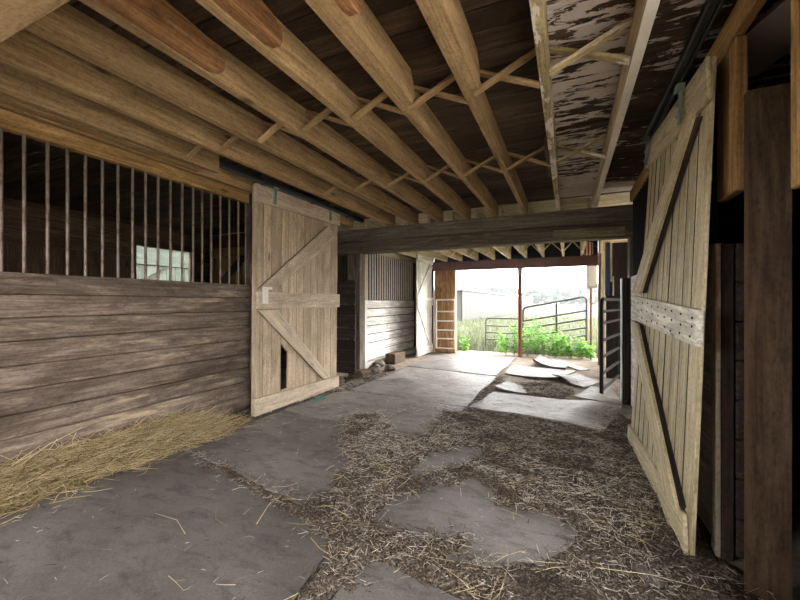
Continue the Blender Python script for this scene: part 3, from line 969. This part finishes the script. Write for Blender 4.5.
b = MB(); b.box((.29, 8.41, 2.146), (.46, 8.55, 2.42), .03)
tag(b.build('striped_sack', M['stripe']), 'small red and white striped sack tucked between joists above the opening', 'sack')

# far left stall
root = thing('stall_front', 'whitewashed far stall front with bars on the left past the beam', 'stall front', (-3.42, 7.2, .1))
b = MB()
for k in range(7):
    b.box((-3.46, 5.98, .105 + k * .163), (-3.42 + R.uniform(-.004, .004), 8.48, .254 + k * .163), .005)
b.build('plank_panel', M['white_plank'], root)
y = 6.12
while y < 8.42:
    b = MB(); b.tube([(-3.44, y, 1.24), (-3.44, y, 2.16)], .014, 8); b.build('bar', M['pale_bar'], root); y += .105
b = MB(); b.box((-3.47, 5.9, 2.15), (-3.41, 8.5, 2.26), .004); b.build('header_beam', M['cream'], root)
b = MB(); b.box((-3.48, 8.40, .1), (-3.40, 8.5, 2.15), .004); b.build('end_post', M['brown'], root)
b = MB(); b.box((-3.47, 5.84, 1.245), (-3.36, 5.97, 2.15), .005); b.build('upper_post', M['cream'], root)
b = MB(); b.box((-3.47, 5.84, .1), (-3.36, 5.97, 1.24), .005); b.build('lower_post', M['dark'], root)
b = MB(); b.box((-3.357, 5.86, .1), (-3.345, 5.96, 1.24), .003); b.build('edge_strip', M['white_plank'], root)
b = MB(); b.box((-3.75, 5.7, 0), (-3.28, 8.52, .10), .02)
tag(b.build('concrete_kerb', M['concrete']), 'low grey concrete kerb under the whitewashed stall front', 'kerb')
# slatted gate by the post
root = thing('slatted_gate', 'dark slatted gate between the left door and the post', 'gate', (-3.15, 4.9, .08))
b = MB()
for k in range(8):
    b.box((-3.75, 4.885, .10 + k * .18), (-2.955, 4.915, .10 + k * .18 + R.choice((.172, .155, .176))), .004)
b.build('slats', M['dark'], root)
for x in (-3.05, -3.7):
    b = MB(); b.box((x - .05, 4.915, .08), (x + .05, 4.95, 1.54), .004); b.build('stile', M['dark'], root)
# far sliding door
f, W, H = quadmap((-2.99, 7.45, .02), (-2.99, 8.42, .02), (-2.99, 7.45, 2.26), (-2.99, 8.42, 2.26), (1, 0, 0))
root = thing('sliding_door', 'pale sliding door with Z brace on the left beside the far opening', 'door', (-2.97, 7.93, .02))
b = MB()
for k in range(6):
    b.slab([(W * k / 6 + .002, 0), (W * (k + 1) / 6 - .002, 0), (W * (k + 1) / 6 - .002, H), (W * k / 6 + .002, H)], 0, .022, f)
b.build('plank_panel', M['white_plank'], root)
for nm, q in (('top_rail', [(0, 2.06), (W, 2.06), (W, 2.24), (0, 2.24)]), ('middle_rail', [(0, 1.10), (W, 1.10), (W, 1.28), (0, 1.28)]),
              ('bottom_rail', [(0, 0), (W, 0), (W, .18), (0, .18)]),
              ('brace', [(.0, 1.30), (.17, 1.28), (W - .01, 2.0), (W - .18, 2.06)]), ('brace', [(.0, 1.08), (.2, 1.10), (W - .03, .18), (W - .2, .18)])):
    b = MB(); b.slab(q, .024, .048, f, tone=.8); b.build(nm, M['white_plank'], root)

# timber blocks and rubble along the left
b = MB(); b.box((-3.23, 6.45, 0), (-3.02, 6.95, .20), .012)
tag(b.build('timber_block', M['brown']), 'square cut timber block lying by the whitewashed stall front', 'block')
b = MB(); b.box((-3.12, 4.96, 0), (-2.86, 5.22, .13), .03, xf=lambda x, y, z: (x + .25 * (y - 5.1), y, z))
tag(b.build('timber_chunk', M['brown']), 'dark broken timber chunk at the foot of the slatted gate', 'block')
def rock(name, c, s, label, seed):
    bm = bmesh.new()
    bmesh.ops.create_icosphere(bm, subdivisions=3, radius=1)
    rr = np.random.RandomState(seed)
    dirs = rr.normal(size=(9, 3)); dirs /= np.linalg.norm(dirs, axis=1)[:, None]
    hs = rr.uniform(.55, .95, 9)
    b = MB()
    vs = []
    for v in bm.verts:
        p = np.array(v.co)
        for dd, h in zip(dirs, hs):
            q = p.dot(dd)
            if q > h:
                p = p - dd * (q - h)
        vs.append((c[0] + p[0] * s[0], c[1] + p[1] * s[1], max(0.0, c[2] + p[2] * s[2])))
    b.raw(vs, [tuple(x.index for x in fc.verts) for fc in bm.faces], vs)
    bm.free()
    return tag(b.build(name, M['stone']), label, 'stone', 'rubble stones on the left')
rock('rubble_stone', (-2.93, 5.48, .06), (.13, .15, .09), 'grey rubble stone just behind the dark timber chunk', 1)
rock('rubble_stone', (-3.08, 5.75, .05), (.10, .11, .07), 'grey rubble stone against the concrete kerb', 2)
rock('rubble_stone', (-2.84, 5.85, .04), (.12, .10, .06), 'flat rubble stone nearest the kerb timber block', 3)
rock('rubble_stone', (-3.18, 6.12, .05), (.11, .12, .08), 'rubble stone between the kerb and the timber block', 4)
rock('rubble_stone', (-3.08, 4.66, .04), (.07, .08, .06), 'small rubble stone behind the left sliding door', 6)
b = MB()
pts = [(-2.72, 3.55, .035)]
for k in range(18):
    pts.append((-2.72 + .06 * math.sin(k * 1.1) + R.uniform(-.01, .01), 3.55 + .013 * k + .03 * math.cos(k * 1.7), .035 + .012 * abs(math.sin(k * .9))))
b.tube(pts, .005, 6)
tag(b.build('baling_twine', M['teal']), 'tangle of teal baling twine at the foot of the left door', 'twine')

# ------------------------------------------------------------------ rubber mats
def rubber_mat(label, quad, lift=(0, 0, 0, 0), wav=.006, n=(16, 16), tone=.5, th=.017, mat='rubber', z0=0.002, edge=.01, bulge=None):  # tone paints floor light into the mats: near darker, mid-aisle paler
    """quad of ground corners; lift raises each corner, bulge = (u, v, height, size) raises a wrinkle"""
    q = [Vector((*p, 0)) for p in quad]
    nx, ny = n
    ph = [R.uniform(0, 6) for _ in range(6)]
    top = []
    for j in range(ny + 1):
        for i in range(nx + 1):
            s, t = i / nx, j / ny
            p = q[0] * (1 - s) * (1 - t) + q[1] * s * (1 - t) + q[2] * s * t + q[3] * (1 - s) * t
            c = lift[0] * (1 - s) ** 3 * (1 - t) ** 3 + lift[1] * s ** 3 * (1 - t) ** 3 + lift[2] * s ** 3 * t ** 3 + lift[3] * (1 - s) ** 3 * t ** 3
            w = wav * (1 + math.sin(p.x * 3.1 + ph[0]) * math.sin(p.y * 2.3 + ph[1])) * .7 + wav * .4 * (1 + math.sin(p.x * 7 + ph[2] + p.y * 4))
            if bulge:
                for bu in bulge:
                    w += bu[2] * math.exp(-((s - bu[0]) / bu[3]) ** 2 - ((t - bu[1]) / bu[4]) ** 2)
            e = Vector((math.sin(p.y * 5 + ph[3]) * edge, math.sin(p.x * 5 + ph[4]) * edge, 0))
            top.append(Vector((p.x, p.y, z0 + c + w)) + e)
    N = len(top)
    vs = [v + Vector((0, 0, th)) for v in top] + top
    fs = []
    W1 = nx + 1
    for j in range(ny):
        for i in range(nx):
            a = j * W1 + i
            fs.append((a, a + 1, a + 1 + W1, a + W1)); fs.append((N + a, N + a + W1, N + a + W1 + 1, N + a + 1))
    for i in range(nx):
        fs.append((i, N + i, N + i + 1, i + 1)); a = ny * W1 + i; fs.append((a, a + 1, N + a + 1, N + a))
    for j in range(ny):
        a = j * W1; fs.append((a, a + W1, N + a + W1, N + a)); a += nx; fs.append((a, N + a, N + a + W1, a + W1))
    b = MB(); b.raw(vs, fs, vs, tone, 0, True)
    o = b.build('rubber_mat', M[mat])
    md = o.modifiers.new('edge', 'EDGE_SPLIT'); md.split_angle = math.radians(40)
    return tag(o, label, 'mat', 'rubber mats on the aisle floor')
rubber_mat('large dark rubber mat in the near left corner of the floor', [(-2.97, -.6), (-.96, -.3), (-1.03, 1.54), (-2.79, 1.99)], tone=.08, n=(24, 24))
rubber_mat('grey rubber mat in front of the left sliding door', [(-2.85, 2.04), (-1.33, 1.72), (-1.42, 3.05), (-2.83, 3.12)], tone=.30, wav=.005)
rubber_mat('rubber mat past the left door, its near edge under litter', [(-2.81, 3.17), (-1.16, 3.02), (-1.06, 4.10), (-2.78, 4.22)], tone=.8, z0=.003)
rubber_mat('large pale rubber mat with a wrinkle, left of the aisle before the beam', [(-2.66, 4.26), (-1.05, 4.13), (-1.03, 5.97), (-2.63, 6.23)], tone=.9, n=(22, 22), bulge=[(.25, .42, .05, .16, .07)])
rubber_mat('farthest left rubber mat just inside the opening', [(-2.68, 6.29), (-1.04, 6.03), (-1.0, 8.20), (-2.75, 7.75)], tone=.28)
rubber_mat('small rubber mat part at the bottom edge of the floor', [(-.84, .2), (.30, .2), (.30, 1.38), (-.85, 1.50)], tone=.18)
rubber_mat('rubber mat half buried by litter in the middle of the floor', [(-.97, 1.62), (.36, 1.5), (.30, 2.90), (-.98, 2.98)], tone=.32)
rubber_mat('curled rubber mat with a raised near edge in front of the right stall', [(-1.0, 4.12), (.30, 3.80), (.55, 4.86), (-.90, 4.95)], lift=(.0, .02, .0, .0), tone=.85, n=(24, 18), bulge=[(.78, .55, .055, .12, .5), (.45, .0, .03, .3, .2)])
rubber_mat('narrow rubber strip lying across the right side of the far floor', [(-.94, 5.22), (-.55, 4.99), (-.32, 5.18), (-.82, 5.72)], lift=(.02, .02, 0, 0), tone=.65)
rubber_mat('far right rubber mat beyond the narrow strip', [(-.95, 6.32), (-.15, 6.02), (.12, 7.02), (-.93, 7.2)], lift=(0, .05, 0, 0), tone=.35)
rubber_mat('thick tilted rubber slab propped near the weeds', [(-.60, 7.36), (-.05, 7.05), (.0, 7.5), (-.56, 8.3)], lift=(.10, .02, .0, .06), tone=.3, th=.04)
rubber_mat('long rubber strip right of the tilted slab', [(-.42, 8.38), (.16, 7.14), (.34, 7.3), (-.26, 8.4)], lift=(.03, 0, 0, .03), tone=.4)
rubber_mat('small curled rubber mat with a lifted dark edge by the black gate', [(-.22, 6.16), (.20, 5.72), (.42, 6.1), (.12, 6.75)], lift=(.06, .01, .02, .0), tone=.45, bulge=[(.3, .1, .06, .25, .3)])
rubber_mat('rubber mat running under the foot of the black tube gate', [(.06, 5.0), (.56, 4.96), (.56, 5.80), (.30, 5.85)], lift=(.03, .0, 0, 0), tone=.75, bulge=[(.5, .4, .03, .3, .3)])
rubber_mat('black rubber mat end showing behind the left door', [(-3.08, 2.45), (-2.86, 2.45), (-2.87, 3.6), (-3.08, 3.6)], tone=.2, mat='rubber_black', z0=.02)

# ------------------------------------------------------------------ straw and litter
def inpoly(X, Y, poly):
    c = np.zeros(X.shape, bool)
    n = len(poly)
    for i in range(n):
        x0, y0 = poly[i]; x1, y1 = poly[(i + 1) % n]
        k = ((y0 > Y) != (y1 > Y)) & (X < (x1 - x0) * (Y - y0) / ((y1 - y0) if y1 != y0 else 1e-9) + x0)
        c ^= k
    return c
PS = [(-2.11, 3.2), (-1.67, 3.72), (-1.07, 3.99), (-.45, 3.95), (.18, 3.85), (.60, 4.1), (.64, 2.13), (.70, 1.7), (.7, .5), (-.85, .5), (-.95, 1.22), (-1.01, 1.44), (-1.34, 1.64), (-1.45, 2.26), (-1.81, 2.73)]
PH = [[(-1.77, 3.54), (-1.51, 3.92), (-1.27, 3.9), (-1.22, 3.27), (-1.21, 2.93), (-1.45, 3.0)],
      [(-.74, 2.27), (-.55, 2.4), (-.36, 2.19), (-.14, 2.2), (.08, 2.09), (-.04, 1.94), (-.23, 1.71), (-.48, 1.68), (-.45, 1.85), (-.76, 1.67), (-.95, 1.77), (-.91, 2.0)],
      [(-1.06, 2.27), (-.83, 2.54), (-.61, 2.83), (-.72, 2.98), (-1.01, 2.6)],
      [(-.80, .4), (-.84, 1.48), (-.68, 1.51), (-.40, 1.48), (-.28, 1.2), (-.2, .4)]]
PA = [[(-2.88, 2.03), (-1.82, 1.83), (-1.24, 1.71), (-1.03, 1.53), (-1.64, 1.66), (-2.76, 1.96)],
      [(-.63, 5.62), (-.31, 5.91), (.05, 5.6), (-.05, 4.98), (-.5, 4.98)],
      [(-.06, 4.43), (.17, 4.7), (.52, 4.69), (.53, 4.22), (.27, 3.89)],
      [(-1.02, 4.2), (-.97, 4.2), (-.93, 6.2), (-1.0, 6.2)],
      [(-2.9, 3.2), (-2.7, 4.2), (-2.68, 5.4), (-3.0, 5.6), (-2.92, 4.3)]]
RES = .03
gx = np.arange(-3.2, .95, RES); gy = np.arange(.4, 6.4, RES)
GX, GY = np.meshgrid(gx, gy)
JX_ = .05 * np.sin(GX * 17 + 2 * np.sin(GY * 9)) + .03 * np.sin(GY * 31 + GX * 13)
JY_ = .05 * np.sin(GY * 15 + 2 * np.sin(GX * 11)) + .03 * np.sin(GX * 29 - GY * 17)
mask = inpoly(GX + JX_, GY + JY_, PS).astype(float)
for h in PH:
    mask[inpoly(GX + JX_, GY + JY_, h)] = 0
for h in PA:
    mask[inpoly(GX + JX_ * .5, GY + JY_ * .5, h)] = .8
q1 = NR.rand(*mask.shape)
for _ in range(2):
    pz = np.pad(q1, 1, mode='edge')
    q1 = (pz[:-2, 1:-1] + pz[2:, 1:-1] + pz[1:-1, :-2] + pz[1:-1, 2:] + pz[1:-1, 1:-1]) / 5
mask = np.clip(mask + (q1 - .5) * 1.6 * (mask > 0), 0, 1)
sm = mask.copy()
for _ in range(3):
    pz = np.pad(sm, 1, mode='edge')
    sm = (pz[:-2, 1:-1] + pz[2:, 1:-1] + pz[1:-1, :-2] + pz[1:-1, 2:] + pz[1:-1, 1:-1] * 2) / 6
hz = NR.rand(*sm.shape)
pz = np.pad(hz, 1, mode='edge')
hz2 = (pz[:-2, 1:-1] + pz[2:, 1:-1] + pz[1:-1, :-2] + pz[1:-1, 2:]) / 4
lump = .5 + .5 * np.sin(GX * 6 + 3 * np.sin(GY * 4)) * np.sin(GY * 7 + 2 * np.sin(GX * 5))
GZ = -.006 + sm * (.034 + .012 * lump) + sm * (.030 * hz2 + .010 * hz - .015)
def ground_h(x, y):
    i = np.clip(((x - gx[0]) / RES).astype(int), 0, len(gx) - 1)
    j = np.clip(((y - gy[0]) / RES).astype(int), 0, len(gy) - 1)
    return GZ[j, i], sm[j, i]
b = MB()
idx = -np.ones(sm.shape, int)
keep = sm > .04
ids = np.argwhere(keep)
for k, (j, i) in enumerate(ids):
    idx[j, i] = k
vs = [(GX[j, i], GY[j, i], GZ[j, i]) for j, i in ids]
fs = []
for j, i in ids:
    if i + 1 < sm.shape[1] and j + 1 < sm.shape[0]:
        q = (idx[j, i], idx[j, i + 1], idx[j + 1, i + 1], idx[j + 1, i])
        if min(q) >= 0:
            fs.append(q)
b.raw(vs, fs, vs, .5, 0, False)
tag(b.build('trodden_litter', M['debris'], base=(0, 2, 0)), 'brown trodden litter layer spread over the middle of the aisle floor', 'litter', None, 'stuff')

def blades(name, P, L, W_, mat, label, cat, tones, pitch=.25, upright=False, bend=.15):
    """many thin three-sided stalks, one mesh"""
    n = len(P)
    az = NR.uniform(0, 2 * math.pi, n)
    pt = NR.normal(0, pitch, n) if not upright else NR.uniform(.8, 1.5, n)
    d = np.stack([np.cos(az) * np.cos(pt), np.sin(az) * np.cos(pt), np.abs(np.sin(pt))], 1)
    sd = np.stack([-np.sin(az), np.cos(az), np.zeros(n)], 1)
    up = np.cross(d, sd)
    mid = P + d * (L * .5)[:, None] + up * (NR.normal(0, bend, n) * L)[:, None] * .3 + sd * (NR.normal(0, bend, n) * L)[:, None] * .4
    end = P + d * L[:, None]
    vs = np.zeros((n, 9, 3))
    for r, (c, w) in enumerate(((P, 1.0), (mid, .9), (end, .45))):
        for k in range(3):
            t = 2 * math.pi * k / 3
            vs[:, r * 3 + k] = c + (sd * math.cos(t) + up * math.sin(t)) * (W_ * w)[:, None]
    V = vs.reshape(-1, 3)
    base = (np.arange(n) * 9)[:, None]
    F = []
    for r in range(2):
        for k in range(3):
            j = (k + 1) % 3
            F.append(np.concatenate([base + r * 3 + k, base + r * 3 + j, base + r * 3 + 3 + j, base + r * 3 + 3 + k], 1))
    F = np.concatenate(F, 0)
    me = bpy.data.meshes.new(name)
    o0 = P.mean(0)
    me.vertices.add(len(V)); me.vertices.foreach_set('co', (V - o0).astype(np.float32).ravel())
    me.loops.add(F.size); me.loops.foreach_set('vertex_index', F.astype(np.int32).ravel())
    me.polygons.add(len(F)); me.polygons.foreach_set('loop_start', np.arange(0, F.size, 4, dtype=np.int32))
    me.update(calc_edges=True)
    a = me.attributes.new('tone', 'FLOAT', 'POINT')
    a.data.foreach_set('value', np.repeat(tones, 9).astype(np.float32))
    me.materials.append(mat)
    o = bpy.data.objects.new(name, me); COL.objects.link(o); o.location = o0
    return tag(o, label, cat, None, 'stuff')

# straw over the litter
n = 150000
X = NR.uniform(-3.0, .85, n); Y = NR.uniform(.6, 6.2, n)
h, s = ground_h(X, Y)
pat = .5 + .5 * np.sin(X * 11 + 3 * np.sin(Y * 7)) * np.sin(Y * 13 + 2.5 * np.sin(X * 9))
ok = NR.rand(n) < s * (.35 + .62 * pat) + .014
ok &= ~((X > .50) & (Y > 2.05) & (Y < 3.8))
ok &= ~((X > .40) & (Y < 2.05) & (NR.rand(n) < .65))  # straw thinned so the near right corner looks shaded
X, Y, h = X[ok], Y[ok], h[ok]
n = len(X)
L = NR.gamma(2.0, .0115, n) + .010
P = np.stack([X, Y, np.maximum(h, .028) + NR.uniform(.002, .02, n)], 1)
blades('trodden_straw', P, L, NR.uniform(.0008, .0019, n), M['straw_mix'], 'short trodden straw scattered over the middle of the aisle floor', 'straw', np.clip(NR.beta(1.4, 1.5, n) - .30 * (np.sin(X * 7 + 2 * np.sin(Y * 5)) * np.sin(Y * 9 + X * 3) > .35) - .26 * np.clip((2.5 - Y) / .8, 0, 1), 0, 1), .22)  # tone darkened towards the near end to imitate shade
n = 800
X = NR.uniform(-2.0, .6, n); Y = NR.uniform(1.0, 4.0, n)
h, s_ = ground_h(X, Y)
ok = NR.rand(n) < .03 + .7 * s_
ok &= ~((X > .44) & (Y > 1.8))
X, Y, h = X[ok], Y[ok], h[ok]; n = len(X)
P = np.stack([X, Y, np.maximum(h, .03) + NR.uniform(.006, .02, n)], 1)
blades('long_stalks', P, NR.gamma(4, .03, n) + .05, NR.uniform(.0012, .0024, n), M['straw_gold'], 'long loose stalks lying over the trodden litter', 'straw', NR.beta(1.6, 1.6, n), .08)
# longer golden heap along the left stall front
def heap_h(x, y):
    t = np.clip((x + 3.10) / .30, 0, 1)
    e = np.clip((2.70 - y) / .6, 0.06, 1)
    return (.19 * (1 - t) ** 1.2 * e + .022 + .012 * np.sin(x * 23 + y * 9) * np.sin(y * 17))
hx = np.arange(-3.099, -2.70, .03); hy = np.arange(-1.0, 2.95, .03)
HX, HY = np.meshgrid(hx, hy)
edge_x = -2.80 + .02 * np.sin(HY * 9) - .13 * np.clip(1.9 - HY, 0, 3) * .9
HZ = heap_h(HX, HY) + NR.uniform(-.008, .012, HX.shape) - np.where(HX > edge_x, .06, 0) - np.where(HY > 2.62 + .06 * np.sin(HX * 40), .05, 0)
b = MB()
nx_ = len(hx)
vs = [(HX[j, i], HY[j, i], HZ[j, i]) for j in range(len(hy)) for i in range(nx_)]
fs = [(j * nx_ + i, j * nx_ + i + 1, (j + 1) * nx_ + i + 1, (j + 1) * nx_ + i) for j in range(len(hy) - 1) for i in range(nx_ - 1)]
b.raw(vs, fs, vs, .5)
tag(b.build('straw_bed', M['heap'], base=(-2.95, 1, 0)), 'sloping bed of packed straw along the foot of the left stall front', 'straw', None, 'stuff')
n = 15000
X = NR.uniform(-3.09, -2.72, n); Y = NR.uniform(.2, 2.95, n)
ex = -2.80 + .02 * np.sin(Y * 9) - .117 * np.clip(1.9 - Y, 0, 3)
ok = (X < ex) | (NR.rand(n) < .05)
ok &= (NR.rand(n) < np.clip((2.72 - Y) / .5, .03, 1))
X, Y = X[ok], Y[ok]
n = len(X)
L = NR.gamma(4.0, .026, n) + .03
P = np.stack([X, Y, heap_h(X, Y) + NR.uniform(0, .025, n)], 1)
tn = np.clip(NR.normal(.55, .28, n) - .30 * np.clip((Y - 2.2) / .5, 0, 1), 0, 1)
blades('golden_straw', P, L, NR.uniform(.0014, .0030, n), M['straw_gold'], 'long loose golden straw heaped along the left stall front', 'straw', tn, .30)

# ------------------------------------------------------------------ outdoors
b = MB(); b.box((-2.5, 8.62, -.07), (.6, 9.15, -.01), .01)
tag(b.build('threshold_grit', M['brick']), 'strip of pinkish gritty earth across the far threshold', 'ground', None, 'stuff')
n = 26000
u = NR.rand(n)
Y = 9.0 + 22 * u ** 2.2
X = NR.uniform(-.62, .40, n) * Y * 1.0
ok = ~((Y < 9.4) & (X > -2.3) & (X < -1.2)) & ~((X < -5.8) & (Y > 22))
X, Y = X[ok], Y[ok]; n = len(X)
P = np.stack([X, Y, np.full(n, -.07)], 1)
blades('pasture_grass', P, NR.uniform(.08, .34, n), NR.uniform(.002, .004, n) * (1 + (Y - 9) / 6), M['grass'], 'tall pale grass growing in the field beyond the opening', 'grass', NR.rand(n), upright=True)

def weed(x, y, h, label, seed, nl=46):
    rr = random.Random(seed)
    root = thing('leafy_weed', label, 'plant', (x, y, -.02), 'leafy weeds at the far threshold')
    st, lf = MB(), MB()
    for s in range(4):
        a = rr.uniform(0, 6.28)
        lean = rr.uniform(.05, .28)
        top = Vector((x + math.cos(a) * lean * h, y + math.sin(a) * lean * h, h * rr.uniform(.7, 1)))
        bs = Vector((x + rr.uniform(-.03, .03), y + rr.uniform(-.03, .03), -.03))
        pts = [bs.lerp(top, t) + Vector((0, 0, .03 * math.sin(t * 3))) for t in (0, .33, .66, 1)]
        st.tube(pts, .006, 6, r1=.002)
        for k in range(nl // 4):
            t = rr.uniform(.2, 1)
            c = bs.lerp(top, t)
            az = rr.uniform(0, 6.28)
            el = rr.uniform(-.2, .6)
            L = rr.uniform(.06, .13)
            wd = L * rr.uniform(.24, .36)
            d = Vector((math.cos(az) * math.cos(el), math.sin(az) * math.cos(el), math.sin(el)))
            sd = Vector((-math.sin(az), math.cos(az), 0))
            dn = Vector((0, 0, -L * .35))
            p0 = c + d * .02
            vs = [p0, p0 + d * L * .35 + sd * wd + Vector((0, 0, .012)), p0 + d * L * .4, p0 + d * L * .35 - sd * wd + Vector((0, 0, .012)),
                  p0 + d * L * .75 + sd * wd * .6 + dn * .35, p0 + d * L * .75 - sd * wd * .6 + dn * .35, p0 + d * L + dn * .8]
            lf.raw(vs, [(0, 1, 2), (0, 2, 3), (1, 4, 2), (2, 5, 3), (4, 6, 2), (2, 6, 5)], vs, rr.random(), 0, True)
    st.build('stems', M['stem'], root)
    lf.build('leaves', M['leaf'], root)
WD = [(-1.30, 8.75, .42, 'low leafy weed left of the rusty pole'), (-1.12, 8.85, .62, 'leafy weed close on the left of the rusty pole'),
      (-.82, 8.72, .72, 'tall leafy weed close on the right of the rusty pole'), (-.62, 8.9, .78, 'tallest leafy weed in the middle of the clump'),
      (-.50, 8.72, .50, 'leafy weed in front of the tallest weed'), (-.35, 8.95, .62, 'leafy weed right behind the tallest weed'),
      (-.25, 8.74, .42, 'low leafy weed in the front row behind the tilted rubber slab'), (-.08, 8.9, .48, 'leafy weed under the stile of the grey tube gate'),
      (.05, 8.74, .36, 'low front leafy weed, third from the cream wall'), (.20, 8.92, .42, 'leafy weed under the right half of the grey tube gate'),
      (.26, 8.74, .32, 'low front leafy weed, second from the cream wall'), (.38, 8.98, .34, 'leafy weed at the foot of the white box pole'),
      (.45, 8.72, .28, 'lowest leafy weed beside the cream wall'), (-.98, 9.05, .55, 'leafy weed behind the rusty pole'),
      (-.72, 9.12, .60, 'leafy weed in the back row right of the rusty pole'), (-.2, 9.15, .50, 'leafy weed in the back row under the grey tube gate'),
      (-1.45, 9.1, .50, 'leafy weed under the pale tube gate'), (-2.3, 9.0, .36, 'leafy weed by the tan jamb post on the left of the opening')]
for i, (x, y, h, lab) in enumerate(WD):
    weed(x, y, h * 1.15, lab, i + 3, 84 if h > .45 else 64)

# long low shed in the field
root = thing('field_shed', 'long low corrugated shed in the field left of the pole', 'shed', (-7.2, 48, -.06))
b = MB()
yy = 23.4
vs, fs = [], []
k = 0
while yy < 75:
    dx = .03 if k % 2 else 0
    vs += [(-6.2 + dx, yy, -.07), (-6.2 + dx, yy, 1.95)]
    k += 1; yy += .18
for i in range(k - 1):
    fs.append((2 * i, 2 * i + 2, 2 * i + 3, 2 * i + 1))
b.raw(vs, fs, vs, .5)
b.box((-8.2, 23.4, -.07), (-6.26, 75, 1.95), .0)
b.build('walls', M['corr'], root)
b = MB(); b.bar((-7.2, 23.0, 2.02), (-7.2, 75.3, 2.02), 2.3, .10); b.build('roof', M['white_metal'], root)
b = MB(); b.box((-7.6, 23.33, -.06), (-6.8, 23.42, 1.7), .005); b.build('door', M['grey_metal'], root)

def tree(x, y, h, w, label, seed):
    rr = random.Random(seed)
    root = thing('distant_tree', label, 'tree', (x, y, -.07), 'trees along the far edge of the field')
    t = MB(); t.tube([(x, y, -.07), (x + .1, y, h * .5)], .22, 8, r1=.1); t.build('trunk', M['trunk'], root)
    c = MB()
    for k in range(9):
        cx, cy, cz = x + rr.uniform(-.42, .42) * w, y + rr.uniform(-.3, .3) * w, h * rr.uniform(.28, .80)
        r = w * rr.uniform(.22, .34)
        bm = bmesh.new(); bmesh.ops.create_icosphere(bm, subdivisions=2, radius=r)
        vs = [(cx + v.co.x * rr.uniform(.85, 1.15), cy + v.co.y * rr.uniform(.85, 1.15), max(.2, min(h, cz + v.co.z * rr.uniform(.85, 1.2)))) for v in bm.verts]
        c.raw(vs, [tuple(q.index for q in fc.verts) for fc in bm.faces], vs, .5)
        bm.free()
    c.build('crown', M['tree'], root)
TX = [-56, -50, -44, -38.5, -33, -28, -23, -18.5, -14, -9, -4.5, 0, 4.5, 9, 14, 19]
for i, x in enumerate(TX):
    tree(x, 150 + R.uniform(-8, 8), R.uniform(6.4, 8.6), R.uniform(6.5, 8), 'hazy tree in the far tree line, %s' % (('%s from its left end' % ORD[i]) if i < 8 else ('%s from its right end' % ORD[15 - i])), i + 40)

# light haze over the field
m = bpy.data.materials.new('field_haze'); m.use_nodes = True
nt = m.node_tree
for n_ in list(nt.nodes):
    nt.nodes.remove(n_)
out = nt.nodes.new('ShaderNodeOutputMaterial'); vsn = nt.nodes.new('ShaderNodeVolumeScatter')
vsn.inputs['Color'].default_value = (.93, .97, 1, 1); vsn.inputs['Density'].default_value = .0008
nt.links.new(vsn.outputs[0], out.inputs['Volume'])
b = MB(); b.box((-110, 14, -.05), (90, 230, 14), 0)
hz_o = b.build('haze', m); tag(hz_o, 'pale haze hanging over the field and the distant tree line', 'haze', None, 'stuff')

# ------------------------------------------------------------------ daylight
wd = bpy.data.worlds.new('sky'); S.world = wd; wd.use_nodes = True
nt = wd.node_tree
bg = [n_ for n_ in nt.nodes if n_.type == 'BACKGROUND'][0]
tc = nt.nodes.new('ShaderNodeTexCoord')
sp = nt.nodes.new('ShaderNodeSeparateXYZ')
nt.links.new(tc.outputs['Generated'], sp.inputs[0])
c = ramp(nt, sp.outputs['Z'], [(0.0, (.97, .98, .99)), (.14, (.98, .98, .98)), (.6, (1.0, .98, .955)), (1.0, (.98, .975, .97))])
nt.links.new(c, bg.inputs[0])
bg.inputs[1].default_value = 3.0

sun = bpy.data.lights.new('hazy_sun', 'SUN')
sun.energy = 2.8
sun.angle = math.radians(35)
sun.color = (1.0, .97, .92)
so = bpy.data.objects.new('hazy_sun', sun); COL.objects.link(so)
so.location = (8, 14, 12)
so.rotation_euler = Vector((.55, .85, .50)).to_track_quat('Z', 'Y').to_euler()

for o in bpy.data.objects:
    if '_base' in o:
        del o['_base']
